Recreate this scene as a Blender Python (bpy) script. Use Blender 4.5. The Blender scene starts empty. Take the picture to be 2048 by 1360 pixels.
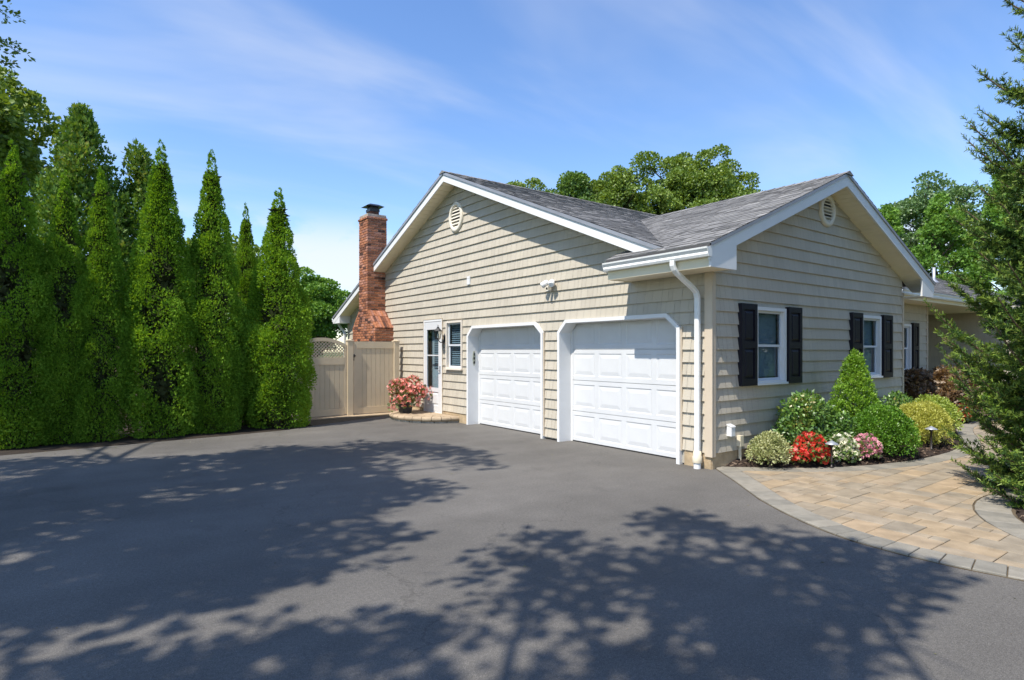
import bpy, math, random
import numpy as np
from mathutils import Vector, Matrix

# ------------------------------------------------------------------ camera, sky, sun, exposure
S = bpy.context.scene
COL = S.collection
cd = bpy.data.cameras.new('camera'); cam = bpy.data.objects.new('camera', cd); COL.objects.link(cam)
CAM = Vector((-6.993, -4.891, 1.616))
cam.location = CAM
cam.rotation_euler = (math.radians(90), 0, math.radians(-36.39))
cd.sensor_width = 36.0; cd.lens = 36.0 * 1182.9 / 2048.0
cd.shift_y = 22.5 / 2048.0
cd.clip_start = 0.05; cd.clip_end = 3000
S.camera = cam

SUN_L = Vector((1.0, 0.155, -1.586)).normalized()          # the way the light travels
EL = math.asin(-SUN_L.z); AZ = math.atan2(-SUN_L.x, -SUN_L.y)
W = bpy.data.worlds.new('World'); S.world = W; W.use_nodes = True
nt = W.node_tree; nt.nodes.clear()
def wn(t, **k):
    n = nt.nodes.new(t)
    for a, b in k.items(): setattr(n, a, b)
    return n
sky = wn('ShaderNodeTexSky', sky_type='NISHITA'); sky.sun_disc = False
sky.sun_elevation = EL; sky.sun_rotation = AZ
sky.air_density = 1.15; sky.dust_density = 0.25; sky.ozone_density = 4.0; sky.altitude = 0
bg = wn('ShaderNodeBackground'); bg.inputs['Strength'].default_value = 0.12
wout = wn('ShaderNodeOutputWorld')
tc = wn('ShaderNodeTexCoord'); sep = wn('ShaderNodeSeparateXYZ')
nt.links.new(tc.outputs['Generated'], sep.inputs[0])
def wm(op, a, b=None, clamp=False):
    n = wn('ShaderNodeMath', operation=op); n.use_clamp = clamp
    for i, v in enumerate((a, b)):
        if v is None: continue
        if isinstance(v, (int, float)): n.inputs[i].default_value = v
        else: nt.links.new(v, n.inputs[i])
    return n.outputs[0]
zc = wm('MAXIMUM', sep.outputs[2], 0.03)
zp = wm('ADD', zc, 0.16)
px = wm('DIVIDE', sep.outputs[0], zp); py = wm('DIVIDE', sep.outputs[1], zp)
comb = wn('ShaderNodeCombineXYZ'); nt.links.new(px, comb.inputs[0]); nt.links.new(py, comb.inputs[1])
# thin high cloud, drawn out along the wind
mp = wn('ShaderNodeMapping'); mp.inputs['Rotation'].default_value = (0, 0, math.radians(38)); mp.inputs['Scale'].default_value = (0.55, 1.7, 1)
mp.inputs['Location'].default_value = (7.4, 3.3, 0)
nt.links.new(comb.outputs[0], mp.inputs[0])
n1 = wn('ShaderNodeTexNoise'); n1.inputs['Scale'].default_value = 0.95; n1.inputs['Detail'].default_value = 5; n1.inputs['Roughness'].default_value = 0.55; n1.inputs['Distortion'].default_value = 0.5
nt.links.new(mp.outputs[0], n1.inputs['Vector'])
r1 = wn('ShaderNodeMapRange', interpolation_type='SMOOTHSTEP'); r1.inputs[1].default_value = 0.44; r1.inputs[2].default_value = 0.80; r1.inputs[4].default_value = 0.36
nt.links.new(n1.outputs[0], r1.inputs[0])
# low heaped cloud near the horizon
n2 = wn('ShaderNodeTexNoise'); n2.inputs['Scale'].default_value = 3.4; n2.inputs['Detail'].default_value = 9; n2.inputs['Roughness'].default_value = 0.56
mp2 = wn('ShaderNodeMapping'); mp2.inputs['Scale'].default_value = (1, 1, 2.1); mp2.inputs['Location'].default_value = (3.385, 1.838, 0.02)
nt.links.new(tc.outputs['Generated'], mp2.inputs[0]); nt.links.new(mp2.outputs[0], n2.inputs['Vector'])
r2 = wn('ShaderNodeMapRange', interpolation_type='SMOOTHSTEP'); r2.inputs[1].default_value = 0.54; r2.inputs[2].default_value = 0.64; r2.inputs[4].default_value = 0.8
nt.links.new(n2.outputs[0], r2.inputs[0])
band = wn('ShaderNodeMapRange', interpolation_type='SMOOTHSTEP'); band.inputs[1].default_value = 0.24; band.inputs[2].default_value = 0.15
nt.links.new(sep.outputs[2], band.inputs[0])
low = wm('MULTIPLY', r2.outputs[0], band.outputs[0])
cl = wm('MAXIMUM', r1.outputs[0], low)
mixc = wn('ShaderNodeMix', data_type='RGBA'); nt.links.new(cl, mixc.inputs[0]); hsn = wn('ShaderNodeHueSaturation'); hsn.inputs['Hue'].default_value = 0.507; hsn.inputs['Saturation'].default_value = 1.12; hsn.inputs['Value'].default_value = 1.38; nt.links.new(sky.outputs[0], hsn.inputs['Color']); nt.links.new(hsn.outputs[0], mixc.inputs[6])
mixc.inputs[7].default_value = (5.6, 5.8, 6.2, 1)
nt.links.new(mixc.outputs[2], bg.inputs[0]); nt.links.new(bg.outputs[0], wout.inputs[0])

sl = bpy.data.lights.new('sun', 'SUN'); sl.energy = 4.6; sl.angle = math.radians(0.53); sl.color = (1.0, 0.94, 0.84)
so = bpy.data.objects.new('sun', sl); COL.objects.link(so); so.location = (-30, -5, 45)
so.rotation_euler = SUN_L.to_track_quat('-Z', 'Y').to_euler()
S.view_settings.view_transform = 'Standard'; S.view_settings.look = 'None'; S.view_settings.gamma = 1
S.view_settings.exposure = 0.5
S.view_settings.use_curve_mapping = False
S.cycles.max_bounces = 7; S.cycles.transparent_max_bounces = 8

R = random.Random(7)
PI = math.pi
# ------------------------------------------------------------------ materials
def mat(name, col, rough=0.6, var=0.0, bump=0.0, bscale=40, stretch=(1, 1, 1), spec=0.3, metal=0.0, island=False, noise=0.0, nscale=3.0, ramp=None, objrand=0.0, bdist=0.01):
    m = bpy.data.materials.new(name); m.use_nodes = True
    t = m.node_tree; b = t.nodes['Principled BSDF']
    b.inputs['Roughness'].default_value = rough; b.inputs['Specular IOR Level'].default_value = spec; b.inputs['Metallic'].default_value = metal
    L = t.links.new
    tcn = t.nodes.new('ShaderNodeTexCoord')
    c = t.nodes.new('ShaderNodeRGB'); c.outputs[0].default_value = (*col, 1); out = c.outputs[0]
    geo = t.nodes.new('ShaderNodeNewGeometry')
    oi = t.nodes.new('ShaderNodeObjectInfo')
    def value_mul(src, amount):
        nonlocal out
        mr = t.nodes.new('ShaderNodeMapRange'); mr.inputs[3].default_value = 1 - amount; mr.inputs[4].default_value = 1 + amount
        L(src, mr.inputs[0])
        v = t.nodes.new('ShaderNodeVectorMath'); v.operation = 'SCALE'
        L(out, v.inputs[0]); L(mr.outputs[0], v.inputs['Scale']); out = v.outputs[0]
    if ramp:
        rp = t.nodes.new('ShaderNodeValToRGB'); el = rp.color_ramp.elements
        while len(el) < len(ramp): el.new(0.5)
        for e, (p, k) in zip(el, ramp): e.position = p; e.color = (*k, 1)
        L(geo.outputs['Random Per Island'] if island else oi.outputs['Random'], rp.inputs[0]); out = rp.outputs[0]
    if island and var: value_mul(geo.outputs['Random Per Island'], var)
    if objrand: value_mul(oi.outputs['Random'], objrand)
    if noise:
        nn = t.nodes.new('ShaderNodeTexNoise'); nn.inputs['Scale'].default_value = nscale; nn.inputs['Detail'].default_value = 5
        L(tcn.outputs['Object'], nn.inputs['Vector']); 
        mr = t.nodes.new('ShaderNodeMapRange'); mr.inputs[1].default_value = .3; mr.inputs[2].default_value = .7; L(nn.outputs[0], mr.inputs[0])
        value_mul(mr.outputs[0], noise)
    L(out, b.inputs['Base Color'])
    if bump:
        mpn = t.nodes.new('ShaderNodeMapping'); mpn.inputs['Scale'].default_value = stretch
        nb = t.nodes.new('ShaderNodeTexNoise'); nb.inputs['Scale'].default_value = bscale; nb.inputs['Detail'].default_value = 4
        bp = t.nodes.new('ShaderNodeBump'); bp.inputs['Strength'].default_value = bump; bp.inputs['Distance'].default_value = bdist
        L(tcn.outputs['Object'], mpn.inputs[0]); L(mpn.outputs[0], nb.inputs['Vector']); L(nb.outputs[0], bp.inputs['Height']); L(bp.outputs[0], b.inputs['Normal'])
    return m

def leafmat(name, cols, trans=0.3, rough=0.5, nscale=1.2, gloss=0.06):
    """cols: list of colours; picked per leaf, shifted by a slow noise so whole sprays differ"""
    m = bpy.data.materials.new(name); m.use_nodes = True
    t = m.node_tree; t.nodes.clear(); L = t.links.new
    o = t.nodes.new('ShaderNodeOutputMaterial')
    geo = t.nodes.new('ShaderNodeNewGeometry'); tcn = t.nodes.new('ShaderNodeTexCoord')
    nn = t.nodes.new('ShaderNodeTexNoise'); nn.inputs['Scale'].default_value = nscale; nn.inputs['Detail'].default_value = 2
    L(tcn.outputs['Object'], nn.inputs['Vector'])
    a = t.nodes.new('ShaderNodeMath'); a.operation = 'MULTIPLY_ADD'; a.inputs[1].default_value = 0.62; L(geo.outputs['Random Per Island'], a.inputs[0])
    b2 = t.nodes.new('ShaderNodeMath'); b2.operation = 'MULTIPLY_ADD'; b2.inputs[1].default_value = 1.1; b2.inputs[2].default_value = -0.36; L(nn.outputs[0], b2.inputs[0]); L(b2.outputs[0], a.inputs[2])
    rp = t.nodes.new('ShaderNodeValToRGB'); el = rp.color_ramp.elements
    while len(el) < len(cols): el.new(0.5)
    for i, (e, k) in enumerate(zip(el, cols)): e.position = i / max(1, len(cols) - 1); e.color = (*k, 1)
    L(a.outputs[0], rp.inputs[0])
    d = t.nodes.new('ShaderNodeBsdfDiffuse'); L(rp.outputs[0], d.inputs[0])
    tr = t.nodes.new('ShaderNodeBsdfTranslucent')
    hs = t.nodes.new('ShaderNodeHueSaturation'); hs.inputs['Hue'].default_value = 0.48; hs.inputs['Saturation'].default_value = 1.1; hs.inputs['Value'].default_value = 1.25
    L(rp.outputs[0], hs.inputs['Color']); L(hs.outputs[0], tr.inputs[0])
    mx = t.nodes.new('ShaderNodeMixShader'); mx.inputs[0].default_value = trans; L(d.outputs[0], mx.inputs[1]); L(tr.outputs[0], mx.inputs[2])
    g = t.nodes.new('ShaderNodeBsdfGlossy'); g.inputs['Roughness'].default_value = rough; g.inputs[0].default_value = (1, 1, 1, 1)
    m2 = t.nodes.new('ShaderNodeMixShader'); m2.inputs[0].default_value = gloss; L(mx.outputs[0], m2.inputs[1]); L(g.outputs[0], m2.inputs[2])
    L(m2.outputs[0], o.inputs[0])
    return m

def glassmat(name, tint=(0.75, 0.82, 0.85)):
    m = bpy.data.materials.new(name); m.use_nodes = True
    t = m.node_tree; t.nodes.clear(); L = t.links.new
    o = t.nodes.new('ShaderNodeOutputMaterial'); tr = t.nodes.new('ShaderNodeBsdfTransparent'); tr.inputs[0].default_value = (*tint, 1)
    g = t.nodes.new('ShaderNodeBsdfGlossy'); g.inputs['Roughness'].default_value = 0.02
    f = t.nodes.new('ShaderNodeFresnel'); f.inputs['IOR'].default_value = 1.5
    a = t.nodes.new('ShaderNodeMath'); a.operation = 'ADD'; a.inputs[1].default_value = 0.02; L(f.outputs[0], a.inputs[0])
    ge = t.nodes.new('ShaderNodeNewGeometry'); iv = t.nodes.new('ShaderNodeMath'); iv.operation = 'SUBTRACT'; iv.inputs[0].default_value = 1; L(ge.outputs['Backfacing'], iv.inputs[1])
    ml = t.nodes.new('ShaderNodeMath'); ml.operation = 'MULTIPLY'; L(a.outputs[0], ml.inputs[0]); L(iv.outputs[0], ml.inputs[1]); a = ml
    mx = t.nodes.new('ShaderNodeMixShader'); L(a.outputs[0], mx.inputs[0]); L(tr.outputs[0], mx.inputs[1]); L(g.outputs[0], mx.inputs[2]); L(mx.outputs[0], o.inputs[0])
    return m

M = {}
M['siding'] = mat('siding', (0.495, 0.445, 0.36), 0.62, var=0.05, island=True, bump=0.25, bscale=30, stretch=(9, 9, 0.6), noise=0.04, nscale=1.1)
M['backing'] = mat('backing', (0.40, 0.37, 0.31), 0.8, noise=.05)
M['beige_trim'] = mat('beige_trim', (0.56, 0.47, 0.36), 0.5, noise=0.04, nscale=4)
M['white'] = mat('white_trim', (0.74, 0.74, 0.735), 0.42, noise=0.03, nscale=2.5, bump=.05, bscale=12)
M['white_door'] = mat('white_door', (0.63, 0.635, 0.64), 0.42, noise=0.035, nscale=3, bump=.12, bscale=60, stretch=(1, .25, 5))
M['soffit'] = mat('soffit', (0.82, 0.735, 0.55), 0.55, noise=0.04)  # cream made warmer and brighter to stand in for bounced light
M['drip'] = mat('drip_edge', (0.30, 0.31, 0.34), 0.4, noise=.1, metal=.2)
M['gutter'] = mat('gutter', (0.78, 0.78, 0.76), 0.35, noise=0.05, nscale=5)
M['shingle'] = mat('shingle', (0.2, 0.2, 0.2), 0.9, island=True, bump=.5, bscale=180, noise=.12, nscale=.7, spec=.15,
                   ramp=[(0, (.10, .098, .097)), (.25, (.165, .162, .16)), (.55, (.225, .22, .216)), (.8, (.185, .182, .18)), (1, (.285, .278, .27))])
M['deck'] = mat('roof_deck', (0.08, 0.078, 0.08), 0.9, noise=.1)
M['brick'] = mat('brick', (.3, .1, .05), 0.85, bump=.6, bscale=35, noise=.32, nscale=17, spec=.15,
                 ramp=[(0, (.07, .04, .034)), (.14, (.15, .066, .045)), (.32, (.31, .125, .068)), (.62, (.42, .172, .09)), (.82, (.30, .14, .10)), (1, (.50, .24, .16))])
M['mortar'] = mat('mortar', (.40, .34, .28), 0.95, bump=.5, bscale=60, noise=.25, nscale=6, spec=.1)
M['black_metal'] = mat('black_metal', (.018, .018, .02), 0.38, spec=.5, noise=.2)
M['bronze'] = mat('bronze', (.055, .05, .048), 0.4, metal=.4, noise=.2)
M['shutter'] = mat('shutter', (.013, .012, .020), 0.5, bump=.2, bscale=40, stretch=(6, 6, .7), noise=.08)
M['sash'] = mat('sash', (.62, .65, .69), 0.4, noise=.03)
M['blind'] = mat('blind', (.33, .37, .40), 0.6, noise=.05)
M['curtain'] = mat('curtain', (.13, .15, .18), .8, noise=.15, nscale=4)
M['interior'] = mat('interior', (.10, .10, .10), .9)
M['glass'] = glassmat('glass')
M['lampglass'] = glassmat('lampglass', (.9, .88, .8))
M['fence'] = mat('fence_vinyl', (.60, .50, .355), 0.45, noise=.05, nscale=3, objrand=.03)
M['foundation'] = mat('foundation', (.42, .32, .20), .9, bump=.6, bscale=30, noise=.25, nscale=5)
M['concrete_dark'] = mat('concrete', (.25, .22, .18), .9, bump=.6, bscale=25, noise=.3, nscale=6)
M['trunk'] = mat('bark', (.11, .08, .055), .95, bump=.8, bscale=25, stretch=(1, 1, .2), noise=.3, nscale=4)
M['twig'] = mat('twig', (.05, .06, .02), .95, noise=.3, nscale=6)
M['sprucetwig'] = mat('spruce_twig', (.26, .17, .07), .8, noise=.2, nscale=8)
M['pot'] = mat('pot', (.045, .045, .048), .55, noise=.2, nscale=8, bump=.2, bscale=50)
M['soil'] = mat('soil', (.03, .022, .016), .95, bump=.8, bscale=30, noise=.3, nscale=8)
M['mulch'] = mat('mulch', (.040, .028, .022), .95, bump=1, bscale=45, noise=.4, nscale=14, bdist=.03)
M['chip'] = mat('bark_chip', (.05, .03, .02), .95, island=True, ramp=[(0, (.018, .013, .010)), (.5, (.05, .033, .024)), (.85, (.085, .058, .042)), (1, (.19, .14, .10))])
M['grass'] = mat('lawn', (.055, .10, .022), .95, bump=1, bscale=60, noise=.4, nscale=.8)
M['grey_paver'] = mat('grey_paver', (.3, .3, .3), .85, bump=.45, bscale=70, noise=.12, nscale=9, spec=.2,
                      ramp=[(0, (.195, .183, .155)), (.5, (.235, .218, .182)), (1, (.275, .25, .205))])
M['paver'] = mat('tan_paver', (.4, .3, .2), .85, bump=.45, bscale=70, noise=.20, nscale=5, spec=.2,
                 ramp=[(0, (.245, .21, .16)), (.3, (.295, .24, .17)), (.55, (.33, .25, .16)), (.75, (.27, .23, .175)), (1, (.355, .265, .17))])
M['joint'] = mat('joint_sand', (.11, .085, .055), .95, bump=.5, bscale=90, noise=.3, nscale=10)
M['coping'] = mat('coping', (.40, .31, .21), .8, bump=.4, bscale=60, noise=.15, nscale=8, objrand=.12)
M['stepstone'] = mat('step_stone', (.36, .33, .28), .9, bump=.7, bscale=25, noise=.3, nscale=7, objrand=.22)
M['plaque'] = mat('plaque', (.36, .38, .30), .6, bump=.6, bscale=60, noise=.3, nscale=25)
M['cream'] = mat('cream_plastic', (.72, .64, .48), .5, noise=.05)
M['galv'] = mat('galvanised', (.42, .44, .47), .42, metal=.5, noise=.12, nscale=12)
M['dark_pipe'] = mat('dark_pipe', (.10, .11, .12), .5, noise=.2)
M['camlens'] = mat('lens', (.01, .01, .012), .1, spec=.8)
M['diffuser'] = mat('diffuser', (.72, .76, .8), .2, spec=.5)

# asphalt
def asphalt():
    m = bpy.data.materials.new('asphalt'); m.use_nodes = True; t = m.node_tree; b = t.nodes['Principled BSDF']; L = t.links.new
    tcn = t.nodes.new('ShaderNodeTexCoord')
    def noise(sc, det=4, rough=.5):
        n = t.nodes.new('ShaderNodeTexNoise'); n.inputs['Scale'].default_value = sc; n.inputs['Detail'].default_value = det; n.inputs['Roughness'].default_value = rough
        L(tcn.outputs['Object'], n.inputs['Vector']); return n.outputs[0]
    def mr(s, a, b_, c, d):
        n = t.nodes.new('ShaderNodeMapRange'); n.inputs[1].default_value = a; n.inputs[2].default_value = b_; n.inputs[3].default_value = c; n.inputs[4].default_value = d; L(s, n.inputs[0]); return n.outputs[0]
    def mul(a, b_):
        n = t.nodes.new('ShaderNodeMath'); n.operation = 'MULTIPLY'; L(a, n.inputs[0]); L(b_, n.inputs[1]); return n.outputs[0]
    mps = t.nodes.new('ShaderNodeMapping'); mps.inputs['Scale'].default_value = (.25, 2.6, 1); L(tcn.outputs['Object'], mps.inputs[0])
    ns = t.nodes.new('ShaderNodeTexNoise'); ns.inputs['Scale'].default_value = .9; ns.inputs['Detail'].default_value = 4; L(mps.outputs[0], ns.inputs['Vector'])
    big = mul(mr(noise(.33, 3), .3, .7, .80, 1.20), mr(ns.outputs[0], .3, .7, .92, 1.08))
    big = mul(big, mr(noise(1.15, 3, .6), .62, .72, 1.0, .80))
    mid = mr(noise(2.1, 6, .65), .3, .7, .9, 1.1)
    fine = mul(mr(noise(150, 2), .3, .7, .66, 1.34), mr(noise(42, 3, .7), .3, .7, .80, 1.20))
    vor = t.nodes.new('ShaderNodeTexVoronoi'); vor.inputs['Scale'].default_value = 60; L(tcn.outputs['Object'], vor.inputs['Vector'])
    spk = mr(vor.outputs['Distance'], .06, .16, 1.9, 1.0)
    # a few hairline cracks
    wv = t.nodes.new('ShaderNodeTexVoronoi'); wv.feature = 'DISTANCE_TO_EDGE'; wv.inputs['Scale'].default_value = .28
    mpn = t.nodes.new('ShaderNodeMapping'); ad = t.nodes.new('ShaderNodeVectorMath'); ad.operation = 'ADD'
    nz = t.nodes.new('ShaderNodeTexNoise'); nz.inputs['Scale'].default_value = 2.4; nz.inputs['Detail'].default_value = 6; L(tcn.outputs['Object'], nz.inputs['Vector'])
    sc = t.nodes.new('ShaderNodeVectorMath'); sc.operation = 'SCALE'; sc.inputs['Scale'].default_value = .5; L(nz.outputs['Color'], sc.inputs[0])
    L(tcn.outputs['Object'], ad.inputs[0]); L(sc.outputs[0], ad.inputs[1]); L(ad.outputs[0], wv.inputs['Vector'])
    crk = mr(wv.outputs['Distance'], .0006, .0022, .80, 1.0)
    ck2 = mr(noise(.5, 2), .50, .56, 0, 1)
    mxm = t.nodes.new('ShaderNodeMath'); mxm.operation = 'MAXIMUM'; L(crk, mxm.inputs[0]); L(ck2, mxm.inputs[1])
    v = mul(mul(mul(mul(big, mid), fine), spk), mxm.outputs[0])
    col = t.nodes.new('ShaderNodeVectorMath'); col.operation = 'SCALE'; col.inputs[0].default_value = (.118, .110, .099); L(v, col.inputs['Scale'])
    L(col.outputs[0], b.inputs['Base Color'])
    b.inputs['Roughness'].default_value = .78; b.inputs['Specular IOR Level'].default_value = .32
    bp = t.nodes.new('ShaderNodeBump'); bp.inputs['Strength'].default_value = .55; bp.inputs['Distance'].default_value = .006
    L(noise(120, 3), bp.inputs['Height']); L(bp.outputs[0], b.inputs['Normal'])
    return m
M['asphalt'] = asphalt()

# foliage
M['arbor'] = leafmat('arborvitae_green', [(.075, .16, .02), (.14, .275, .03), (.225, .40, .045), (.33, .52, .075)], .38, nscale=1.4, gloss=.0)
M['spruce'] = leafmat('spruce_green', [(.02, .058, .018), (.045, .10, .022), (.085, .16, .03), (.13, .22, .038)], .12, nscale=2.4, gloss=.02)
M['sprucetip'] = leafmat('spruce_new_growth', [(.11, .19, .03), (.18, .27, .042), (.28, .36, .06)], .18, nscale=2.4, gloss=.02)
M['decid'] = leafmat('broadleaf_green', [(.08, .14, .022), (.13, .21, .03), (.19, .28, .04), (.25, .33, .055)], .3, nscale=.35, gloss=.03)
M['decid2'] = leafmat('broadleaf_mid', [(.06, .125, .025), (.11, .20, .036), (.16, .27, .045), (.21, .33, .06)], .3, nscale=.3, gloss=.03)
M['locust'] = leafmat('locust_green', [(0.078, 0.156, 0.046), (0.117, 0.215, 0.058), (0.156, 0.260, 0.072)], .35, nscale=.4)
M['cedar'] = leafmat('cedar_green', [(.05, .12, .022), (.09, .19, .028), (.14, .26, .035), (.20, .30, .045), (.28, .26, .06)], .28, nscale=.8, gloss=.02)
M['evergreen'] = leafmat('conifer_green', [(.07, .16, .025), (.12, .25, .036), (.17, .32, .046), (.23, .38, .06)], .28, nscale=.5, gloss=.02)
M['boxwood'] = leafmat('boxwood_green', [(.05, .14, .015), (.08, .20, .018), (.13, .28, .025), (.24, .40, .05)], .22, gloss=.03, rough=.4, nscale=3)
M['holly'] = leafmat('cone_shrub_green', [(.09, .20, .02), (.15, .30, .028), (.23, .40, .04), (.33, .47, .06)], .3, gloss=.03, rough=.4, nscale=2)
M['bigleaf'] = leafmat('glossy_leaf', [(.045, .12, .02), (.075, .17, .03), (.12, .24, .045), (.17, .29, .05), (.34, .24, .06)], .2, gloss=.06, rough=.4, nscale=2.5)
M['yellow'] = leafmat('golden_leaf', [(.28, .31, .04), (.42, .44, .07), (.53, .54, .11), (.62, .60, .20)], .3, gloss=.04, nscale=3)
M['yellowgreen'] = leafmat('lime_leaf', [(0.192, 0.288, 0.036), (0.288, 0.384, 0.048), (0.408, 0.480, 0.072)], .3, gloss=.05, nscale=3)
M['varieg'] = leafmat('cream_edged_leaf', [(0.184, 0.230, 0.069), (0.345, 0.380, 0.138), (0.483, 0.494, 0.230), (0.632, 0.598, 0.345)], .25, gloss=.05, nscale=4)
M['maple'] = leafmat('bronze_leaf', [(0.053, 0.033, 0.018), (0.105, 0.068, 0.027), (0.210, 0.112, 0.038), (0.300, 0.210, 0.060)], .3, nscale=1.5)
M['flowerleaf'] = leafmat('flower_leaf', [(0.065, 0.143, 0.026), (0.130, 0.234, 0.039), (0.247, 0.312, 0.065)], .3, gloss=.08, nscale=4)
M['bronzeleaf'] = leafmat('pot_leaf', [(0.084, 0.120, 0.024), (0.144, 0.192, 0.036), (0.240, 0.240, 0.048)], .3, gloss=.08, nscale=4)
M['redpetal'] = leafmat('red_petal', [(.55, .025, .010), (.72, .045, .018), (.80, .10, .04)], .3, nscale=4)
M['whitepetal'] = leafmat('white_petal', [(.72, .68, .45), (.82, .80, .62), (.85, .84, .74)], .3, nscale=4)
M['pinkpetal'] = leafmat('pink_petal', [(.72, .22, .34), (.80, .34, .42), (.85, .52, .54)], .3, nscale=4)
M['coralpetal'] = leafmat('coral_petal', [(.80, .16, .12), (.88, .27, .21), (.90, .42, .34), (.92, .60, .50)], .3, nscale=6)

# ------------------------------------------------------------------ mesh helpers
def link(o, parent=None):
    COL.objects.link(o)
    if parent is not None: o.parent = parent
    return o
def ob(name, verts, faces, m, parent=None, smooth=False):
    me = bpy.data.meshes.new(name); me.from_pydata([tuple(v) for v in verts], [], faces); me.materials.append(m)
    if smooth:
        me.polygons.foreach_set('use_smooth', [True] * len(me.polygons))
    me.update()
    return link(bpy.data.objects.new(name, me), parent)
def tag(o, label=None, cat=None, group=None, kind=None):
    if label: o['label'] = label
    if cat: o['category'] = cat
    if group: o['group'] = group
    if kind: o['kind'] = kind
    return o
def empty(name, loc=(0, 0, 0), rz=0):
    o = bpy.data.objects.new(name, None); o.empty_display_size = .2
    o.location = loc; o.rotation_euler = (0, 0, rz); return link(o)
def boxv(lo, hi):
    x0, y0, z0 = lo; x1, y1, z1 = hi
    return ([(x0, y0, z0), (x1, y0, z0), (x1, y1, z0), (x0, y1, z0), (x0, y0, z1), (x1, y0, z1), (x1, y1, z1), (x0, y1, z1)],
            [(0, 3, 2, 1), (4, 5, 6, 7), (0, 1, 5, 4), (1, 2, 6, 5), (2, 3, 7, 6), (3, 0, 4, 7)])
class MB:
    def __init__(s): s.v = []; s.f = []
    def add(s, v, f):
        n = len(s.v); s.v += [tuple(p) for p in v]; s.f += [tuple(i + n for i in q) for q in f]; return s
    def box(s, a, b):
        lo = [min(a[i], b[i]) for i in range(3)]; hi = [max(a[i], b[i]) for i in range(3)]
        return s.add(*boxv(lo, hi))
    def prism(s, loop0, loop1):
        n = len(loop0)
        return s.add(list(loop0) + list(loop1), [tuple(range(n))[::-1], tuple(range(n, 2 * n))] + [(i, (i + 1) % n, (i + 1) % n + n, i + n) for i in range(n)])
    def tube(s, pts, rad, sides=8, cap=True):
        pts = [Vector(p) for p in pts]; rings = []
        if not isinstance(rad, (list, tuple)): rad = [rad] * len(pts)
        up = None
        for i, p in enumerate(pts):
            d = (pts[min(i + 1, len(pts) - 1)] - pts[max(i - 1, 0)]).normalized()
            if up is None or abs(d.dot(up)) > .98:
                up = Vector((0, 0, 1)) if abs(d.z) < .9 else Vector((1, 0, 0))
            a = d.cross(up).normalized(); b = d.cross(a)
            rings.append([p + (a * math.cos(2 * PI * k / sides) + b * math.sin(2 * PI * k / sides)) * rad[i] for k in range(sides)])
        v = [q for r in rings for q in r]; f = []
        for i in range(len(pts) - 1):
            for k in range(sides):
                f.append((i * sides + k, i * sides + (k + 1) % sides, (i + 1) * sides + (k + 1) % sides, (i + 1) * sides + k))
        if cap: f += [tuple(range(sides)), tuple(range((len(pts) - 1) * sides, len(pts) * sides))]
        return s.add(v, f)
    def lathe(s, prof, c=(0, 0, 0), n=20):
        v = []; f = []
        for (r, z) in prof:
            for k in range(n): v.append((c[0] + r * math.cos(2 * PI * k / n), c[1] + r * math.sin(2 * PI * k / n), c[2] + z))
        for i in range(len(prof) - 1):
            for k in range(n): f.append((i * n + k, i * n + (k + 1) % n, (i + 1) * n + (k + 1) % n, (i + 1) * n + k))
        return s.add(v, f)
    def build(s, name, m, parent=None, smooth=False): return ob(name, s.v, s.f, m, parent, smooth)

def clip(poly, a, b, c):
    """keep a*x+b*y<=c"""
    out = []; n = len(poly)
    for i in range(n):
        p, q = poly[i], poly[(i + 1) % n]
        dp = a * p[0] + b * p[1] - c; dq = a * q[0] + b * q[1] - c
        if dp <= 1e-9: out.append(p)
        if (dp < -1e-9 and dq > 1e-9) or (dp > 1e-9 and dq < -1e-9):
            t = dp / (dp - dq); out.append((p[0] + t * (q[0] - p[0]), p[1] + t * (q[1] - p[1])))
    return out
def area(p): return .5 * sum(p[i][0] * p[(i + 1) % len(p)][1] - p[(i + 1) % len(p)][0] * p[i][1] for i in range(len(p)))
def halfplanes(poly):
    if area(poly) < 0: poly = poly[::-1]
    h = []
    for i in range(len(poly)):
        p, q = poly[i], poly[(i + 1) % len(poly)]
        dx, dy = q[0] - p[0], q[1] - p[1]
        h.append((dy, -dx, dy * p[0] - dx * p[1]))          # inside: dy*x-dx*y<=c
    return h
def clip_to(poly, hp):
    for (a, b, c) in hp:
        poly = clip(poly, a, b, c)
        if len(poly) < 3: return []
    return poly
def subtract(polys, hp):
    out = []
    for p in polys:
        if not clip_to(p, hp): out.append(p); continue
        rest = p
        for (a, b, c) in hp:
            o = clip(rest, -a, -b, -c)
            if len(o) >= 3 and abs(area(o)) > 1e-6: out.append(o)
            rest = clip(rest, a, b, c)
            if len(rest) < 3: break
    return out

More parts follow.
